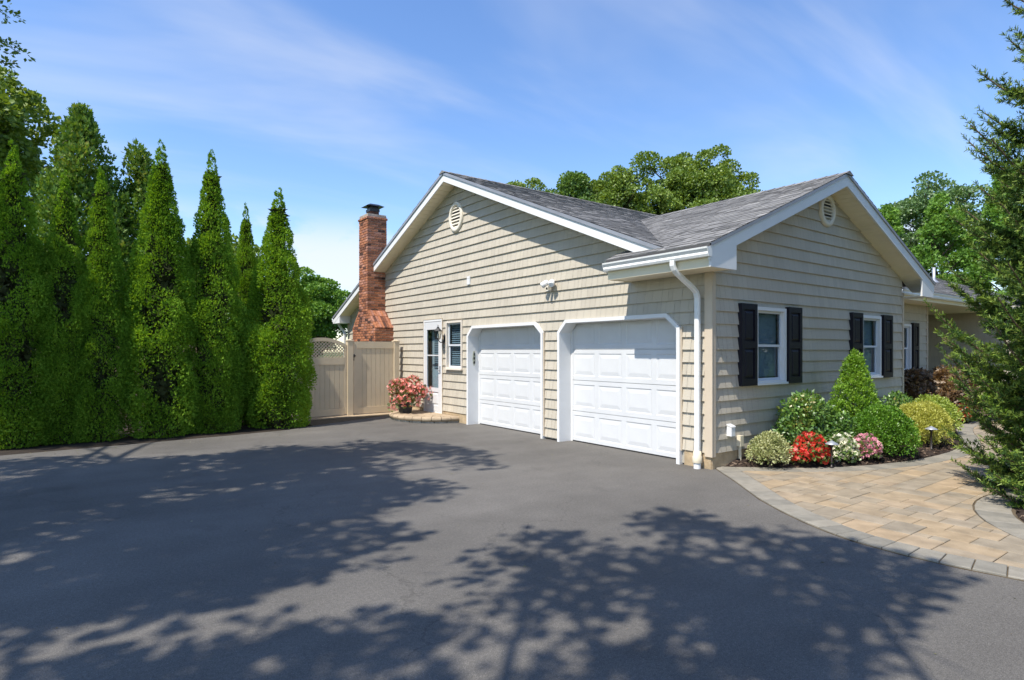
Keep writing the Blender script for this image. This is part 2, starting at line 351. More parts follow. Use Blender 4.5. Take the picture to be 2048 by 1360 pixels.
# numpy leaf meshes
def np_mesh(name, V, F, m, parent=None, smooth=False):
    V = np.asarray(V, dtype=np.float32); F = np.asarray(F, dtype=np.int32); k = F.shape[1]
    me = bpy.data.meshes.new(name); me.vertices.add(len(V)); me.vertices.foreach_set('co', V.ravel())
    me.loops.add(F.size); me.loops.foreach_set('vertex_index', F.ravel())
    me.polygons.add(len(F)); me.polygons.foreach_set('loop_start', np.arange(0, F.size, k, dtype=np.int32)); me.polygons.foreach_set('loop_total', np.full(len(F), k, dtype=np.int32))
    me.materials.append(m); me.update(calc_edges=True)
    return link(bpy.data.objects.new(name, me), parent)
def unit(a): return a / np.maximum(np.linalg.norm(a, axis=1, keepdims=True), 1e-9)
def stamp(pos, axis, nrm, size, tv, tf):
    """place template (tv: x across, y along axis, z normal) at each pos"""
    axis = unit(axis); side = unit(np.cross(axis, nrm)); nn = np.cross(side, axis)
    tv = np.asarray(tv, dtype=float); tf = np.asarray(tf)
    V = pos[:, None, :] + size[:, None, None] * (tv[None, :, 0:1] * side[:, None, :] + tv[None, :, 1:2] * axis[:, None, :] + tv[None, :, 2:3] * nn[:, None, :])
    F = tf[None] + (np.arange(len(pos)) * len(tv))[:, None, None]
    return V.reshape(-1, 3), F.reshape(-1, tf.shape[1])
LEAF = ([(0, 0, 0), (.27, .45, .07), (0, 1, -.05), (-.27, .45, .07)], [(0, 1, 2), (0, 2, 3)])
ROUND = ([(0, 0, 0), (.42, .4, .08), (.22, .92, 0), (-.22, .92, 0), (-.42, .4, .08)], [(0, 1, 2), (0, 2, 3), (0, 3, 4)])
def fan(n, spread, w=.13, droop=0):
    v = []; f = []
    for i in range(n):
        a = (i / (n - 1) - .5) * spread if n > 1 else 0; L = 1 - .35 * abs(a) / max(spread, .01) * 2
        d = (math.sin(a), math.cos(a)); s = (d[1], -d[0]); k = len(v); mid = .55 * L
        v += [(0, 0, 0), (d[0] * mid + s[0] * w, d[1] * mid + s[1] * w, .03), (d[0] * L, d[1] * L, -.06 - droop), (d[0] * mid - s[0] * w, d[1] * mid - s[1] * w, .03)]
        f += [(k, k + 1, k + 2), (k, k + 2, k + 3)]
    return v, f
SPRAY = fan(4, 1.5, .14)
SPRAY3 = fan(3, 1.3, .17)
def bloom(n=5):
    v = []; f = []
    for i in range(n):
        a = 2 * PI * i / n; d = (math.cos(a), math.sin(a)); s = (-d[1], d[0]); k = len(v)
        v += [(0, 0, 0), (d[0] * .6 + s[0] * .34, d[1] * .6 + s[1] * .34, .14), (d[0], d[1], .05), (d[0] * .6 - s[0] * .34, d[1] * .6 - s[1] * .34, .14)]
        f += [(k, k + 1, k + 2), (k, k + 2, k + 3)]
    return v, f
BLOOM = bloom()
def lobes_leaves(rng, lobes, per, tmpl, size, up=.3, out=1.0, jit=.7, inner=.55, nj=1.0, density=None):
    """lobes: (n,4+) centre+radius(+squash); returns V,F"""
    lobes = np.asarray(lobes, dtype=float)
    rep = np.full(len(lobes), per) if density is None else np.maximum(3, (per * (lobes[:, 3] / lobes[:, 3].mean()) ** 2)).astype(int)
    idx = np.repeat(np.arange(len(lobes)), rep); n = len(idx)
    d = unit(rng.normal(size=(n, 3))); d[:, 2] = np.where(d[:, 2] < -.55, -d[:, 2], d[:, 2])
    rr = lobes[idx, 3] * (inner + (1.12 - inner) * rng.random(n) ** .5)
    sq = lobes[idx, 4] if lobes.shape[1] > 4 else np.ones(n)
    pos = lobes[idx, :3] + d * rr[:, None] * np.stack([np.ones(n), np.ones(n), sq], 1)
    ax = unit(d * out + np.array([0, 0, up]) + rng.normal(size=(n, 3)) * jit)
    nr = unit(d + rng.normal(size=(n, 3)) * nj + np.array([0, 0, .25]))
    sz = size * (.65 + .7 * rng.random(n))
    return stamp(pos, ax, nr, sz, *tmpl)
def cat_mesh(parts):
    V = []; F = []; o = 0
    for v, f in parts: V.append(v); F.append(f + o); o += len(v)
    return np.concatenate(V), np.concatenate(F)

# ================================================================== THE GROUND
def flat(name, loop, z, m, thick=.05, parent=None):
    b = MB(); b.prism([(x, y, z - thick) for x, y in loop], [(x, y, z) for x, y in loop]); return b.build(name, m, parent)
g = MB(); N = 48
g.add([(0, 0, -.035)] + [(900 * math.cos(2 * PI * i / N), 900 * math.sin(2 * PI * i / N), -.035) for i in range(N)], [(0, 1 + i, 1 + (i + 1) % N) for i in range(N)])
tag(g.build('ground', M['grass']), kind='structure')
# driveway outline (its right edge is the paver border curve)
EDGE = [(0.10, 0.02), (-.15, -.28), (-.31, -.49), (-.66, -.90), (-1.01, -1.30), (-1.27, -1.68), (-1.47, -2.02), (-1.60, -2.30), (-1.69, -2.56), (-1.73, -2.94), (-1.71, -3.32), (-1.63, -3.72), (-1.52, -4.15), (-1.40, -4.7), (-1.30, -5.6), (-1.25, -7)]
drive = [(-1.25, -16), (-9.6, -16), (-9.6, 7.05), (-7.95, 7.18), (-6.0, 7.32), (-4.6, 7.45), (-3.5, 7.62), (-2.75, 8.05), (-1.6, 8.55), (-.5, 9.12), (.3, 9.2), (.3, .1)] + EDGE
tag(flat('driveway', drive, 0, M['asphalt'], .06), kind='structure')
tag(flat('planting_bed', [(-10.5, 7.0), (-7.95, 7.11), (-6, 7.25), (-4.6, 7.38), (-3.5, 7.55), (-2.8, 8.0), (-2.9, 10.6), (-10.5, 10.6)], -.012, M['soil'], .05), kind='structure')

# walkway of pavers: base sheet + pieces
def offset_curve(c, d):
    out = []
    for i, p in enumerate(c):
        a = Vector(c[max(0, i - 1)]); b = Vector(c[min(len(c) - 1, i + 1)]); t = (b - a).normalized(); out.append((p[0] - t.y * d, p[1] + t.x * d))
    return out
def resample(c, step):
    pts = [Vector(p) for p in c]; out = [pts[0].copy()]; acc = 0
    for a, b in zip(pts, pts[1:]):
        L = (b - a).length; t = step - acc
        while t <= L: out.append(a + (b - a) * (t / L)); t += step
        acc = (acc + L) % step
    return out
def smooth_curve(c, it=2):
    for _ in range(it):
        n = [c[0]]
        for a, b in zip(c, c[1:]):
            n += [(a[0] * .75 + b[0] * .25, a[1] * .75 + b[1] * .25), (a[0] * .25 + b[0] * .75, a[1] * .25 + b[1] * .75)]
        c = n + [c[-1]]
    return c
EDGE_S = smooth_curve(EDGE)
BED = smooth_curve([(.20, .0), (.30, -.12), (.50, -.26), (.80, -.55), (1.28, -.90), (1.97, -1.19), (2.76, -1.39), (3.74, -1.46), (4.6, -1.42), (5.4, -1.25), (6.2, -1.0), (7.2, -.62), (8.2, -.35), (9.4, -.25), (11, -.22)])
walk = empty('walkway'); tag(walk, kind='structure')
wl = [tuple(p) for p in EDGE_S] + [(-1.2, -8), (13, -8), (13, .6), (6.3, .6), (6.3, .05), (.2, .05)]
b = MB(); b.prism([(x, y, -.04) for x, y in wl], [(x, y, .0055) for x, y in wl]); b.build('bedding', M['joint'], walk)
def border(curve, width, step, side, name, m, parent, ztop=.018, skip=lambda p: False):
    c = resample(curve, step)
    for i in range(len(c) - 1):
        a, b_ = c[i], c[i + 1]
        if skip(a): continue
        t = (b_ - a).normalized(); n = Vector((-t.y, t.x)) * side
        t2 = ((c[i + 2] if i + 2 < len(c) else b_ + t) - b_).normalized(); n2 = Vector((-t2.y, t2.x)) * side
        g_ = .004; o = R.uniform(0, .003)
        q = [a + t * g_ + n * .006, b_ - t * g_ + n2 * .006, b_ - t * g_ + n2 * width, a + t * g_ + n * width]
        h = .006; qi = []
        cx = sum((p for p in q), Vector((0, 0))) / 4
        qi = [p + (cx - p).normalized() * h for p in q]
        v = [(p.x, p.y, -.02) for p in q] + [(p.x, p.y, ztop - .005 + o) for p in q] + [(p.x, p.y, ztop + o) for p in qi]
        f = [(0, 1, 5, 4), (1, 2, 6, 5), (2, 3, 7, 6), (3, 0, 4, 7), (4, 5, 9, 8), (5, 6, 10, 9), (6, 7, 11, 10), (7, 4, 8, 11), (8, 9, 10, 11)]
        ob(name, v, f, m, parent)
border(EDGE_S, .27, .20, 1, 'border_paver', M['grey_paver'], walk, skip=lambda p: p.y < -5.2)
border(BED, .27, .20, -1, 'border_paver', M['grey_paver'], walk, skip=lambda p: p.x < .05 or p.x > 10.5)
# round bed under the spruce
SC = (1.00, -4.75); SR = 2.02
ring = [(SC[0] + SR * math.cos(a), SC[1] + SR * math.sin(a)) for a in np.linspace(math.radians(160), math.radians(20), 60)]
border(ring, .30, .22, -1, 'border_paver', M['grey_paver'], walk)
disc = [(SC[0] + (SR - .30) * math.cos(a), SC[1] + (SR - .30) * math.sin(a)) for a in np.linspace(0, 2 * PI, 40, endpoint=False)]
b = MB(); n = len(disc)
b.add([(SC[0], SC[1], .14)] + [(SC[0] + (x - SC[0]) * .7, SC[1] + (y - SC[1]) * .7, .10) for x, y in disc] + [(x, y, .0) for x, y in disc],
      [(0, 1 + i, 1 + (i + 1) % n) for i in range(n)] + [(1 + i, 1 + n + i, 1 + n + (i + 1) % n, 1 + (i + 1) % n) for i in range(n)])
tag(b.build('spruce_bed', M['mulch'], None, True), kind='structure')
# field pavers in a random ashlar of three sizes
def dist_to(c, x, y): return min((p[0] - x) ** 2 + (p[1] - y) ** 2 for p in c) ** .5
EV = offset_curve(EDGE_S, .276); BV = offset_curve(BED, -.276)
EVa = np.array(EV); BVa = np.array(BV)
def side_of(c, x, y):
    """signed distance: >0 left of the curve"""
    i = int(np.argmin((c[:, 0] - x) ** 2 + (c[:, 1] - y) ** 2)); j = min(max(i, 1), len(c) - 2)
    t = c[j + 1] - c[j - 1]; t = t / np.linalg.norm(t)
    return t[0] * (y - c[i, 1]) - t[1] * (x - c[i, 0])
def curve_clip(poly, c, keep_left):
    cx = sum(p[0] for p in poly) / len(poly); cy = sum(p[1] for p in poly) / len(poly)
    i = int(np.argmin((c[:, 0] - cx) ** 2 + (c[:, 1] - cy) ** 2)); j = min(max(i, 1), len(c) - 2)
    if (c[i, 0] - cx) ** 2 + (c[i, 1] - cy) ** 2 > .36: 
        return poly if (side_of(c, cx, cy) > 0) == keep_left else []
    t = c[j + 1] - c[j - 1]; t = t / np.linalg.norm(t); a, b_ = (t[1], -t[0]); 
    cc = a * c[i, 0] + b_ * c[i, 1]                                   # left: t x d > 0  <=> a*x+b*y < cc
    return clip(poly, a, b_, cc) if keep_left else clip(poly, -a, -b_, -cc)
U = .128; GX0, GY0 = -1.9, -6.0
used = set(); npav = 0
for jy in range(0, 50):
    for ix in range(0, 94):
        if (ix, jy) in used: continue
        opts = [(3, 2), (2, 2), (2, 3), (3, 2), (2, 1), (4, 2), (2, 2)]; R.shuffle(opts); opts.sort(key=lambda o: R.random() - .25 * (o[0] * o[1] > 3))
        for (w_, h_) in opts + [(1, 1)]:
            cells = [(ix + a, jy + b_) for a in range(w_) for b_ in range(h_)]
            if any(c in used for c in cells): continue
            used.update(cells); break
        x0 = GX0 + ix * U + .003; y0 = GY0 + jy * U + .003; x1 = GX0 + (ix + w_) * U - .003; y1 = GY0 + (jy + h_) * U - .003
        p = [(x0, y0), (x1, y0), (x1, y1), (x0, y1)]
        xm, ym = (x0 + x1) / 2, (y0 + y1) / 2
        if ym < -5.0 or ym > .3 or xm > 9.8 or xm < -1.8: continue
        if xm > 3.6 and ym < -3.3: continue
        dd = math.hypot(xm - SC[0], ym - SC[1])
        if dd < SR - .25: continue
        p = curve_clip(p, EVa, True)
        if len(p) >= 3: p = curve_clip(p, BVa, False)
        if len(p) >= 3 and dd < SR + .5:
            ux, uy = (xm - SC[0]) / dd, (ym - SC[1]) / dd
            p = clip(p, -ux, -uy, -(ux * SC[0] + uy * SC[1] + SR + .006))
        if len(p) < 3 or abs(area(p)) < .0012: continue
        cx = sum(q[0] for q in p) / len(p); cy = sum(q[1] for q in p) / len(p); o = R.uniform(-.0015, .0025)
        k = len(p); inn = []
        for q in p:
            L = math.hypot(q[0] - cx, q[1] - cy); inn.append((q[0] + (cx - q[0]) * .007 / L, q[1] + (cy - q[1]) * .007 / L))
        v = [(x, y, -.02) for x, y in p] + [(x, y, .013 + o) for x, y in p] + [(x, y, .018 + o) for x, y in inn]
        f = [(i, (i + 1) % k, (i + 1) % k + k, i + k) for i in range(k)] + [(i + k, (i + 1) % k + k, (i + 1) % k + 2 * k, i + 2 * k) for i in range(k)] + [tuple(range(2 * k, 3 * k))]
        ob('paver', v, f, M['paver'], walk); npav += 1

# mulch bed in front of the house
bedpts = [p for p in BED if p[0] > .12]
def bed_h(x, y):
    ds = dist_to(bedpts, x, y); return min(.09, .004 + ds * .28) + .012 * math.sin(x * 9.1 + y * 5) * math.sin(y * 11 - x * 3)
cols = 90; rows = 9; v = []; f = []
bx = [p for p in resample(bedpts, .09)]
for i, p in enumerate(bx):
    top = .03 if p.x < 6.3 else .78
    for k in range(rows):
        t = k / (rows - 1); x = p.x; y = p.y + (top - p.y) * t
        v.append((x, y, bed_h(x, y) + R.uniform(-.006, .006)))
for i in range(len(bx) - 1):
    for k in range(rows - 1):
        a = i * rows + k; f.append((a, a + rows, a + rows + 1, a + 1))
mb = ob('mulch_bed', v, f, M['mulch'], None, True); tag(mb, kind='structure')
rng = np.random.default_rng(3)
def chips(n, sampler, name):
    P = []; 
    while len(P) < n:
        q = sampler()
        if q: P.append(q)
    P = np.array(P); n = len(P)
    tv = [(-.2, -.5, 0), (.2, -.5, 0), (.2, .5, .02), (-.2, .5, .02), (-.12, -.4, .18), (.12, -.4, .18), (.12, .4, .2), (-.12, .4, .2)]
    tf = [(4, 5, 6, 7), (0, 1, 5, 4), (1, 2, 6, 5), (2, 3, 7, 6), (3, 0, 4, 7)]
    ax = rng.normal(size=(n, 3)) * np.array([1, 1, .3]); nr = np.tile(np.array([[0, 0, 1.]]), (n, 1)) + rng.normal(size=(n, 3)) * .35
    V, F = stamp(P, ax, nr, .022 + .05 * rng.random(n) ** 2, tv, tf)
    return tag(np_mesh(name, V, F, M['chip']), 'dark shredded bark mulch chips covering the planting bed' if name == 'bark_mulch' else 'dark bark chips under the spruce', 'mulch', kind='stuff')
def samp():
    x = R.uniform(.2, 7.5); y = R.uniform(-1.45, .0)
    if side_of(np.array(BED), x, y) < .015: return None
    return (x, y, bed_h(x, y) + .004)
chips(5200, samp, 'bark_mulch')
def samp2():
    a = R.uniform(0, 2 * PI); r = (SR - .33) * math.sqrt(R.random()); t = r / (SR - .3)
    return (SC[0] + r * math.cos(a), SC[1] + r * math.sin(a), (.14 - .057 * t if t < .7 else .10 * (1 - t) / .3) + .004)
chips(2600, samp2, 'bark_chips')

# ================================================================== THE HOUSE
house = empty('house', (0, 0, 0))
tag(house, 'beige shake-sided single-storey house with two white garage doors and brick chimney', 'house')
def part(name, mbd, m, parent=house, smooth=False): return mbd.build(name, m, parent, smooth)
PIT = .4167
def zm(y): return 5.64 - PIT * abs(y - 6.7)
def zf(x): return 4.53 - PIT * abs(x - 3.15)
gw = lambda a, z, o: (-o, a, z)            # garage wall, x=0, faces -x
fw = lambda a, z, o: (a, -o, z)            # front wall, y=0, faces -y
pw = lambda a, z, o: (a, .82 - o, z)       # wall beside the porch
rw = lambda a, z, o: (14.1 - o, a, z)      # far porch wall
C0 = .216 - .178; CE = .178
def siding(parent, mp, region, openings, zlo, seed, wmin=.075, wmax=.185):
    rr = random.Random(seed); hp = halfplanes(region); ops = [halfplanes(o) for o in openings]
    a0 = min(p[0] for p in region); a1 = max(p[0] for p in region); ztop = max(p[1] for p in region)
    k = 0
    while C0 + k * CE < ztop:
        zk = C0 + k * CE; k += 1
        if zk + CE < zlo + .02: continue
        v = []; f = []; a = a0 - rr.uniform(0, .1)
        while a < a1:
            w = rr.uniform(wmin, wmax); e = rr.uniform(-.0004, .0004)
            cell = [(a + .0022, max(zk, zlo)), (a + w - .0022, max(zk, zlo)), (a + w - .0022, zk + CE + .012), (a + .0022, zk + CE + .012)]
            a += w
            c = clip_to(cell, hp)
            if len(c) < 3: continue
            pcs = [c]
            for o in ops: pcs = subtract(pcs, o)
            if not [q for q in pcs if abs(area(q)) > 2e-5] and f:
                ob('siding_course', v, f, M['siding'], parent); v = []; f = []
            for pc in pcs:
                if abs(area(pc)) < 2e-5: continue
                off = lambda z: .029 + e - .026 * (z - zk) / CE
                n0 = len(v); v += [mp(x, z, off(z)) for x, z in pc]; f.append(tuple(range(n0, n0 + len(pc))))
                zmin = min(z for _, z in pc); lo = [x for x, z in pc if z < zmin + 1e-6]
                if len(lo) >= 2:
                    x0, x1 = min(lo), max(lo); n0 = len(v)
                    v += [mp(x0, zmin, off(zmin)), mp(x1, zmin, off(zmin)), mp(x1, zmin, .001), mp(x0, zmin, .001)]; f.append((n0, n0 + 1, n0 + 2, n0 + 3))
        if f: ob('siding_course', v, f, M['siding'], parent)
def sheet(name, mp, region, openings, m, parent, off=0.0):
    pcs = [region]
    for o in openings: pcs = subtract(pcs, halfplanes(o))
    v = []; f = []
    for p in pcs:
        n0 = len(v); v += [mp(x, z, off) for x, z in p]; f.append(tuple(range(n0, n0 + len(p))))
    return ob(name, v, f, m, parent)
def rect(a0, a1, z0, z1): return [(a0, z0), (a1, z0), (a1, z1), (a0, z1)]
def gopen(y0, y1): return [(y0, -.1), (y1, -.1), (y1, 1.965), (y1 - .205, 2.17), (y0 + .24, 2.17), (y0, 1.965)]
GR = (.485, 3.153); GL = (3.567, 6.206)
DOOR = (7.34, 8.25, .137, 2.385); SWIN = (6.43, 7.145, 1.20, 2.315)
g_open = [gopen(*GR), gopen(*GL), rect(*DOOR), rect(*SWIN)]
zsof = lambda y: zm(y) - .20
reg_g = [(.02, .02), (13.35, .02), (13.35, zsof(13.35)), (6.7, zsof(6.7)), (.02, zsof(.02))]
wall_g = sheet('garage_gable_wall', gw, reg_g, g_open, M['backing'], house, .0005)
siding(wall_g, gw, [(.06, .216), (10.62, .216), (10.62, zsof(10.62)), (6.7, zsof(6.7)), (.06, zsof(.06))], g_open, .216, 11)
siding(wall_g, gw, rect(3.155, 3.565, .045, .216), [], .045, 12)
siding(wall_g, gw, [(11.1, 1.6), (13.32, 1.6), (13.32, zsof(13.32)), (11.1, zsof(11.1))], [], 1.6, 13)
W1 = (1.014, 1.848, 1.128, 2.272); W2 = (4.43, 5.225, 1.135, 2.272)
f_open = [rect(*W1), rect(*W2)]
zfs = lambda x: zf(x) - .20
reg_f = [(.02, .02), (6.29, .02), (6.29, zfs(6.29)), (3.15, zfs(3.15)), (.02, zfs(.02))]
wall_f = sheet('front_gable_wall', fw, reg_f, f_open, M['backing'], house, .0005)
siding(wall_f, fw, [(.05, .216), (6.25, .216), (6.25, zfs(6.25)), (3.15, zfs(3.15)), (.05, zfs(.05))], f_open, .216, 21)
W3 = (8.35, 8.93, 1.12, 2.25)
wall_p = sheet('porch_window_wall', pw, rect(6.2, 9.98, 0, 2.78), [rect(*W3)], M['backing'], house, .0005)
siding(wall_p, pw, rect(6.3, 9.95, .216, 2.76), [rect(*W3)], .216, 31)
wall_r = sheet('porch_side_wall', rw, rect(-.4, 5.0, 0, 2.78), [], M['backing'], house, .0005)
siding(wall_r, rw, rect(-.36, 4.95, .216, 2.76), [], .216, 41)
b = MB(); b.box((9.98, .83, 0), (10.0, 4.9, 2.78)); b.box((9.98, 4.9, 0), (14.1, 4.95, 2.78)); b.box((6.30, .02, 0), (6.33, .83, 2.9)); part('porch_recess_wall', b, M['siding'])
b = MB(); b.box((.03, 13.33, 0), (22.4, 13.36, 2.9)); b.box((22.4, .8, 0), (22.43, 13.36, 2.9)); b.box((14.12, -.38, 0), (22.4, -.35, 2.78)); part('rear_wall', b, M['siding'])
# foundation
for lo_, hi_ in (((-.012, .0, -.05), (.04, .44, .214)), ((-.012, 6.25, -.05), (.04, 10.0, .214)), ((.001, -.013, -.05), (6.29, -.0005, .214)), ((6.3, .80, -.05), (9.98, .84, .214))):
    b = MB(); b.box(lo_, hi_); part('foundation', b, M['foundation'])
# corner boards (beige), with a groove
b = MB(); b.box((-.038, -.038, .17), (-.003, .085, 2.715)); b.box((-.0025, -.038, .17), (.045, -.003, 2.715)); b.box((-.043, -.0425, .17), (-.034, -.034, 2.71)); part('corner_board', b, M['beige_trim'])
b = MB(); b.box((6.245, -.036, .17), (6.30, .03, 2.78)); part('corner_board', b, M['beige_trim'])
b = MB(); b.box((9.935, .785, .17), (9.995, .86, 2.745)); part('corner_board', b, M['beige_trim'])
b = MB(); b.box((-.036, 13.28, .17), (.03, 13.37, zsof(13.37))); part('corner_board', b, M['beige_trim'])

# ---- roof
def shingles(name, org, e, s, polys, seed, expo=.146):
    """polys in (u along eave, v up the slope) metres; tabs laid course by course"""
    rr = random.Random(seed); org = Vector(org); e = Vector(e).normalized(); s = Vector(s).normalized(); n = e.cross(s).normalized()
    if n.z < 0: n = -n
    v = []; f = []
    def pt(u, w, o): return tuple(org + e * u + s * w + n * o)
    for poly in polys:
        hp = halfplanes(poly); u0 = min(p[0] for p in poly); u1 = max(p[0] for p in poly); w0 = min(p[1] for p in poly); w1 = max(p[1] for p in poly)
        k = int(math.floor(w0 / expo))
        while k * expo < w1:
            a = u0 - rr.uniform(0, .3); lo = k * expo; k += 1
            while a < u1:
                w = rr.choice((.09, .13, .17, .22, .28)) * rr.uniform(.85, 1.15); t = rr.choice((.006, .011, .012)); dl = rr.choice((0, 0, -.012))
                c = clip_to([(a, lo + dl), (a + w, lo + dl), (a + w, lo + expo), (a, lo + expo)], hp); a += w
                if len(c) < 3 or abs(area(c)) < 1e-5: continue
                m0 = len(v); v += [pt(x, y, .004 + t * (1 - .75 * (y - lo) / expo)) for x, y in c]; f.append(tuple(range(m0, m0 + len(c))))
                ymin = min(y for _, y in c); xs = [x for x, y in c if y < ymin + 1e-6]
                if len(xs) >= 2:
                    m0 = len(v); v += [pt(min(xs), ymin, .004 + t), pt(max(xs), ymin, .004 + t), pt(max(xs), ymin, -.003), pt(min(xs), ymin, -.003)]; f.append((m0, m0 + 1, m0 + 2, m0 + 3))
    o = ob(name, v, f, M['shingle'], house); o['kind'] = 'stuff'; return o
CS = math.cos(math.atan(PIT))
HX0, HX1 = 18.25, 23.3                      # hip at the far end
YE = .28; YB = 13.72
up = lambda d: d / CS
# main, slope facing the street side (towards -y): u = x, v measured from y=YE
def mp_poly(pts): return [(x, up(y - YE)) for x, y in pts]
main_front = [[(-.385, .50), (3.15, 4.036), (3.15, 6.7), (-.385, 6.7)], [(3.15, 4.036), (6.906, YE), (6.906, 6.7), (3.15, 6.7)], [(6.906, YE), (HX1, YE), (HX0, 6.7), (6.906, 6.7)]]
shingles('main_roof_shingles', (0, YE, zm(YE)), (1, 0, 0), (0, 1, PIT), [mp_poly(p) for p in main_front], 51)
main_back = [[(-.385, 6.7), (HX0, 6.7), (HX1, YB), (-.385, YB)]]
shingles('rear_roof_shingles', (0, YB, zm(YB)), (1, 0, 0), (0, -1, PIT), [[(x, up(YB - y)) for x, y in p] for p in main_back], 52, .3)
XE = -.555; XF = 6.855
fl = [[(XE, -.385), (3.15, -.385), (3.15, 4.036), (XE, .331)], [(XE, .331), (-.05, .836), (-.05, 1.455), (XE, 1.455)]]
shingles('front_gable_shingles', (XE, 0, zf(XE)), (0, 1, 0), (1, 0, PIT), [[(y, up(x - XE)) for x, y in p] for p in fl], 53)
fr = [[(3.15, -.385), (XF, -.385), (XF, .331), (3.15, 4.036)]]
shingles('front_gable_shingles', (XF, 0, zf(XF)), (0, 1, 0), (-1, 0, PIT), [[(y, up(XF - x)) for x, y in p] for p in fr], 54)
# hip end
d1 = (HX1 - HX0); 
b = MB(); b.add([(HX0, 6.7, 5.64), (HX1, YE, zm(YE)), (HX1, YB, zm(YB))], [(0, 1, 2)]); part('hip_end_roof', b, M['shingle'])
# decks (just under the shingles)
b = MB()
def slab(pts, zfun, th=.035):
    b.prism([(x, y, zfun(x, y) - th) for x, y in pts], [(x, y, zfun(x, y) - .004) for x, y in pts])
for p in main_front: slab(p, lambda x, y: zm(y))
slab(main_back[0], lambda x, y: zm(y))
for p in fl + fr: slab(p, lambda x, y: zf(x))
part('roof_deck', b, M['deck'])
# ridge caps
def ridge(p0, p1, n):
    p0 = Vector(p0); p1 = Vector(p1); d = (p1 - p0) / n; t = d.normalized(); s = Vector((-t.y, t.x, 0)).normalized(); m = MB()
    for i in range(n):
        a = p0 + d * i - t * .02; c = p0 + d * (i + 1) + t * .02
        q = []
        for p, o in ((a, .020), (c, .009)):
            q += [tuple(p + s * .14 + Vector((0, 0, o - .062))), tuple(p + Vector((0, 0, o + .004))), tuple(p - s * .14 + Vector((0, 0, o - .062)))]
        m.add(q, [(0, 1, 4, 3), (1, 2, 5, 4), (0, 1, 2)])
    o = part('ridge_cap', m, M['shingle']); o['kind'] = 'stuff'
ridge((-.385, 6.7, 5.645), (HX0, 6.7, 5.645), 96)
ridge((3.15, -.385, 4.535), (3.15, 4.0, 4.535), 24)
# rakes: drip edge strip + fascia board; loops in (y,z) or (x,z)
def strip(name, path, top, bot, d0, d1, mp, m):
    """path: [(a, roofz)], vertical strip between roofz-top and roofz-bot, extruded between offsets d0..d1"""
    bb = MB()
    for (a0, z0), (a1, z1) in zip(path, path[1:]):
        lo = [mp(a0, z0 - bot, d0), mp(a1, z1 - bot, d0), mp(a1, z1 - top, d0), mp(a0, z0 - top, d0)]
        hi = [mp(a0, z0 - bot, d1), mp(a1, z1 - bot, d1), mp(a1, z1 - top, d1), mp(a0, z0 - top, d1)]
        bb.prism(lo, hi)
    return part(name, bb, m)
mpath = [(13.75, zm(13.75)), (6.7, 5.64), (.50, zm(.50))]
strip('rake_drip_edge', mpath, .0, .058, .355, .388, gw, M['drip'])
strip('rake_fascia', mpath, .058, .215, .335, .365, gw, M['white'])
fpath = [(XE, zf(XE)), (3.15, 4.53), (XF, zf(XF))]
strip('rake_drip_edge', fpath, .0, .045, .362, .386, fw, M['drip'])
strip('rake_fascia', fpath, .045, .215, .335, .365, fw, M['white'])
# rake soffits: boards running out from the wall
def soffit_boards(mp, a0, a1, zfun, depth, w, name='soffit'):
    base = MB(); sg = 1 if a1 > a0 else -1
    base.prism([mp(a0, zfun(a0) - .197, 0.002), mp(a1, zfun(a1) - .197, .002), mp(a1, zfun(a1) - .185, .002), mp(a0, zfun(a0) - .185, .002)],
               [mp(a0, zfun(a0) - .197, depth), mp(a1, zfun(a1) - .197, depth), mp(a1, zfun(a1) - .185, depth), mp(a0, zfun(a0) - .185, depth)])
    s = part(name, base, M['soffit']); n = int(abs(a1 - a0) / w)
    for i in range(n):
        p = a0 + sg * (i * w + .004); q = a0 + sg * ((i + 1) * w - .004)
        bb = MB(); L0 = [mp(p, zfun(p) - .208, .004), mp(q, zfun(q) - .208, .004), mp(q, zfun(q) - .199, .004), mp(p, zfun(p) - .199, .004)]
        L1 = [mp(p, zfun(p) - .208, depth - .002), mp(q, zfun(q) - .208, depth - .002), mp(q, zfun(q) - .199, depth - .002), mp(p, zfun(p) - .199, depth - .002)]
        bb.prism(L0, L1); bb.build('soffit_board', M['soffit'], s)
soffit_boards(gw, 6.7, 13.7, zm, .335, .15)
soffit_boards(gw, 6.7, .52, zm, .335, .15)
soffit_boards(fw, 3.15, 6.80, zf, .335, .105)
soffit_boards(fw, 3.15, -.50, zf, .335, .105)
# eave of the front gable over the garage: soffit, fascia, box ends, gutter
b = MB(); b.box((-.50, -.33, 2.700), (-.002, 1.43, 2.715)); part('eave_soffit', b, M['soffit'])
b = MB(); b.box((-.525, -.335, 2.69), (-.5005, 1.44, 2.965)); part('eave_fascia', b, M['soffit'])
b = MB(); b.prism([(-.50, 1.432, 2.69), (-.003, 1.432, 2.69), (-.003, 1.432, zf(0) - .05), (-.50, 1.432, zf(-.5) - .05)], [(-.50, 1.45, 2.69), (-.003, 1.45, 2.69), (-.003, 1.45, zf(0) - .05), (-.50, 1.45, zf(-.5) - .05)]); part('eave_end_panel', b, M['soffit'])
b = MB(); b.prism([(-.53, -.332, 2.69), (.03, -.332, 2.69), (.03, -.332, zf(.03) - .10), (-.53, -.332, zf(-.53) - .05)], [(-.53, -.362, 2.69), (.03, -.362, 2.69), (.03, -.362, zf(.03) - .10), (-.53, -.362, zf(-.53) - .05)])
b.box((.008, -.33, 2.69), (.03, -.03, zf(.02) - .21)); part('cornice_return', b, M['white'])
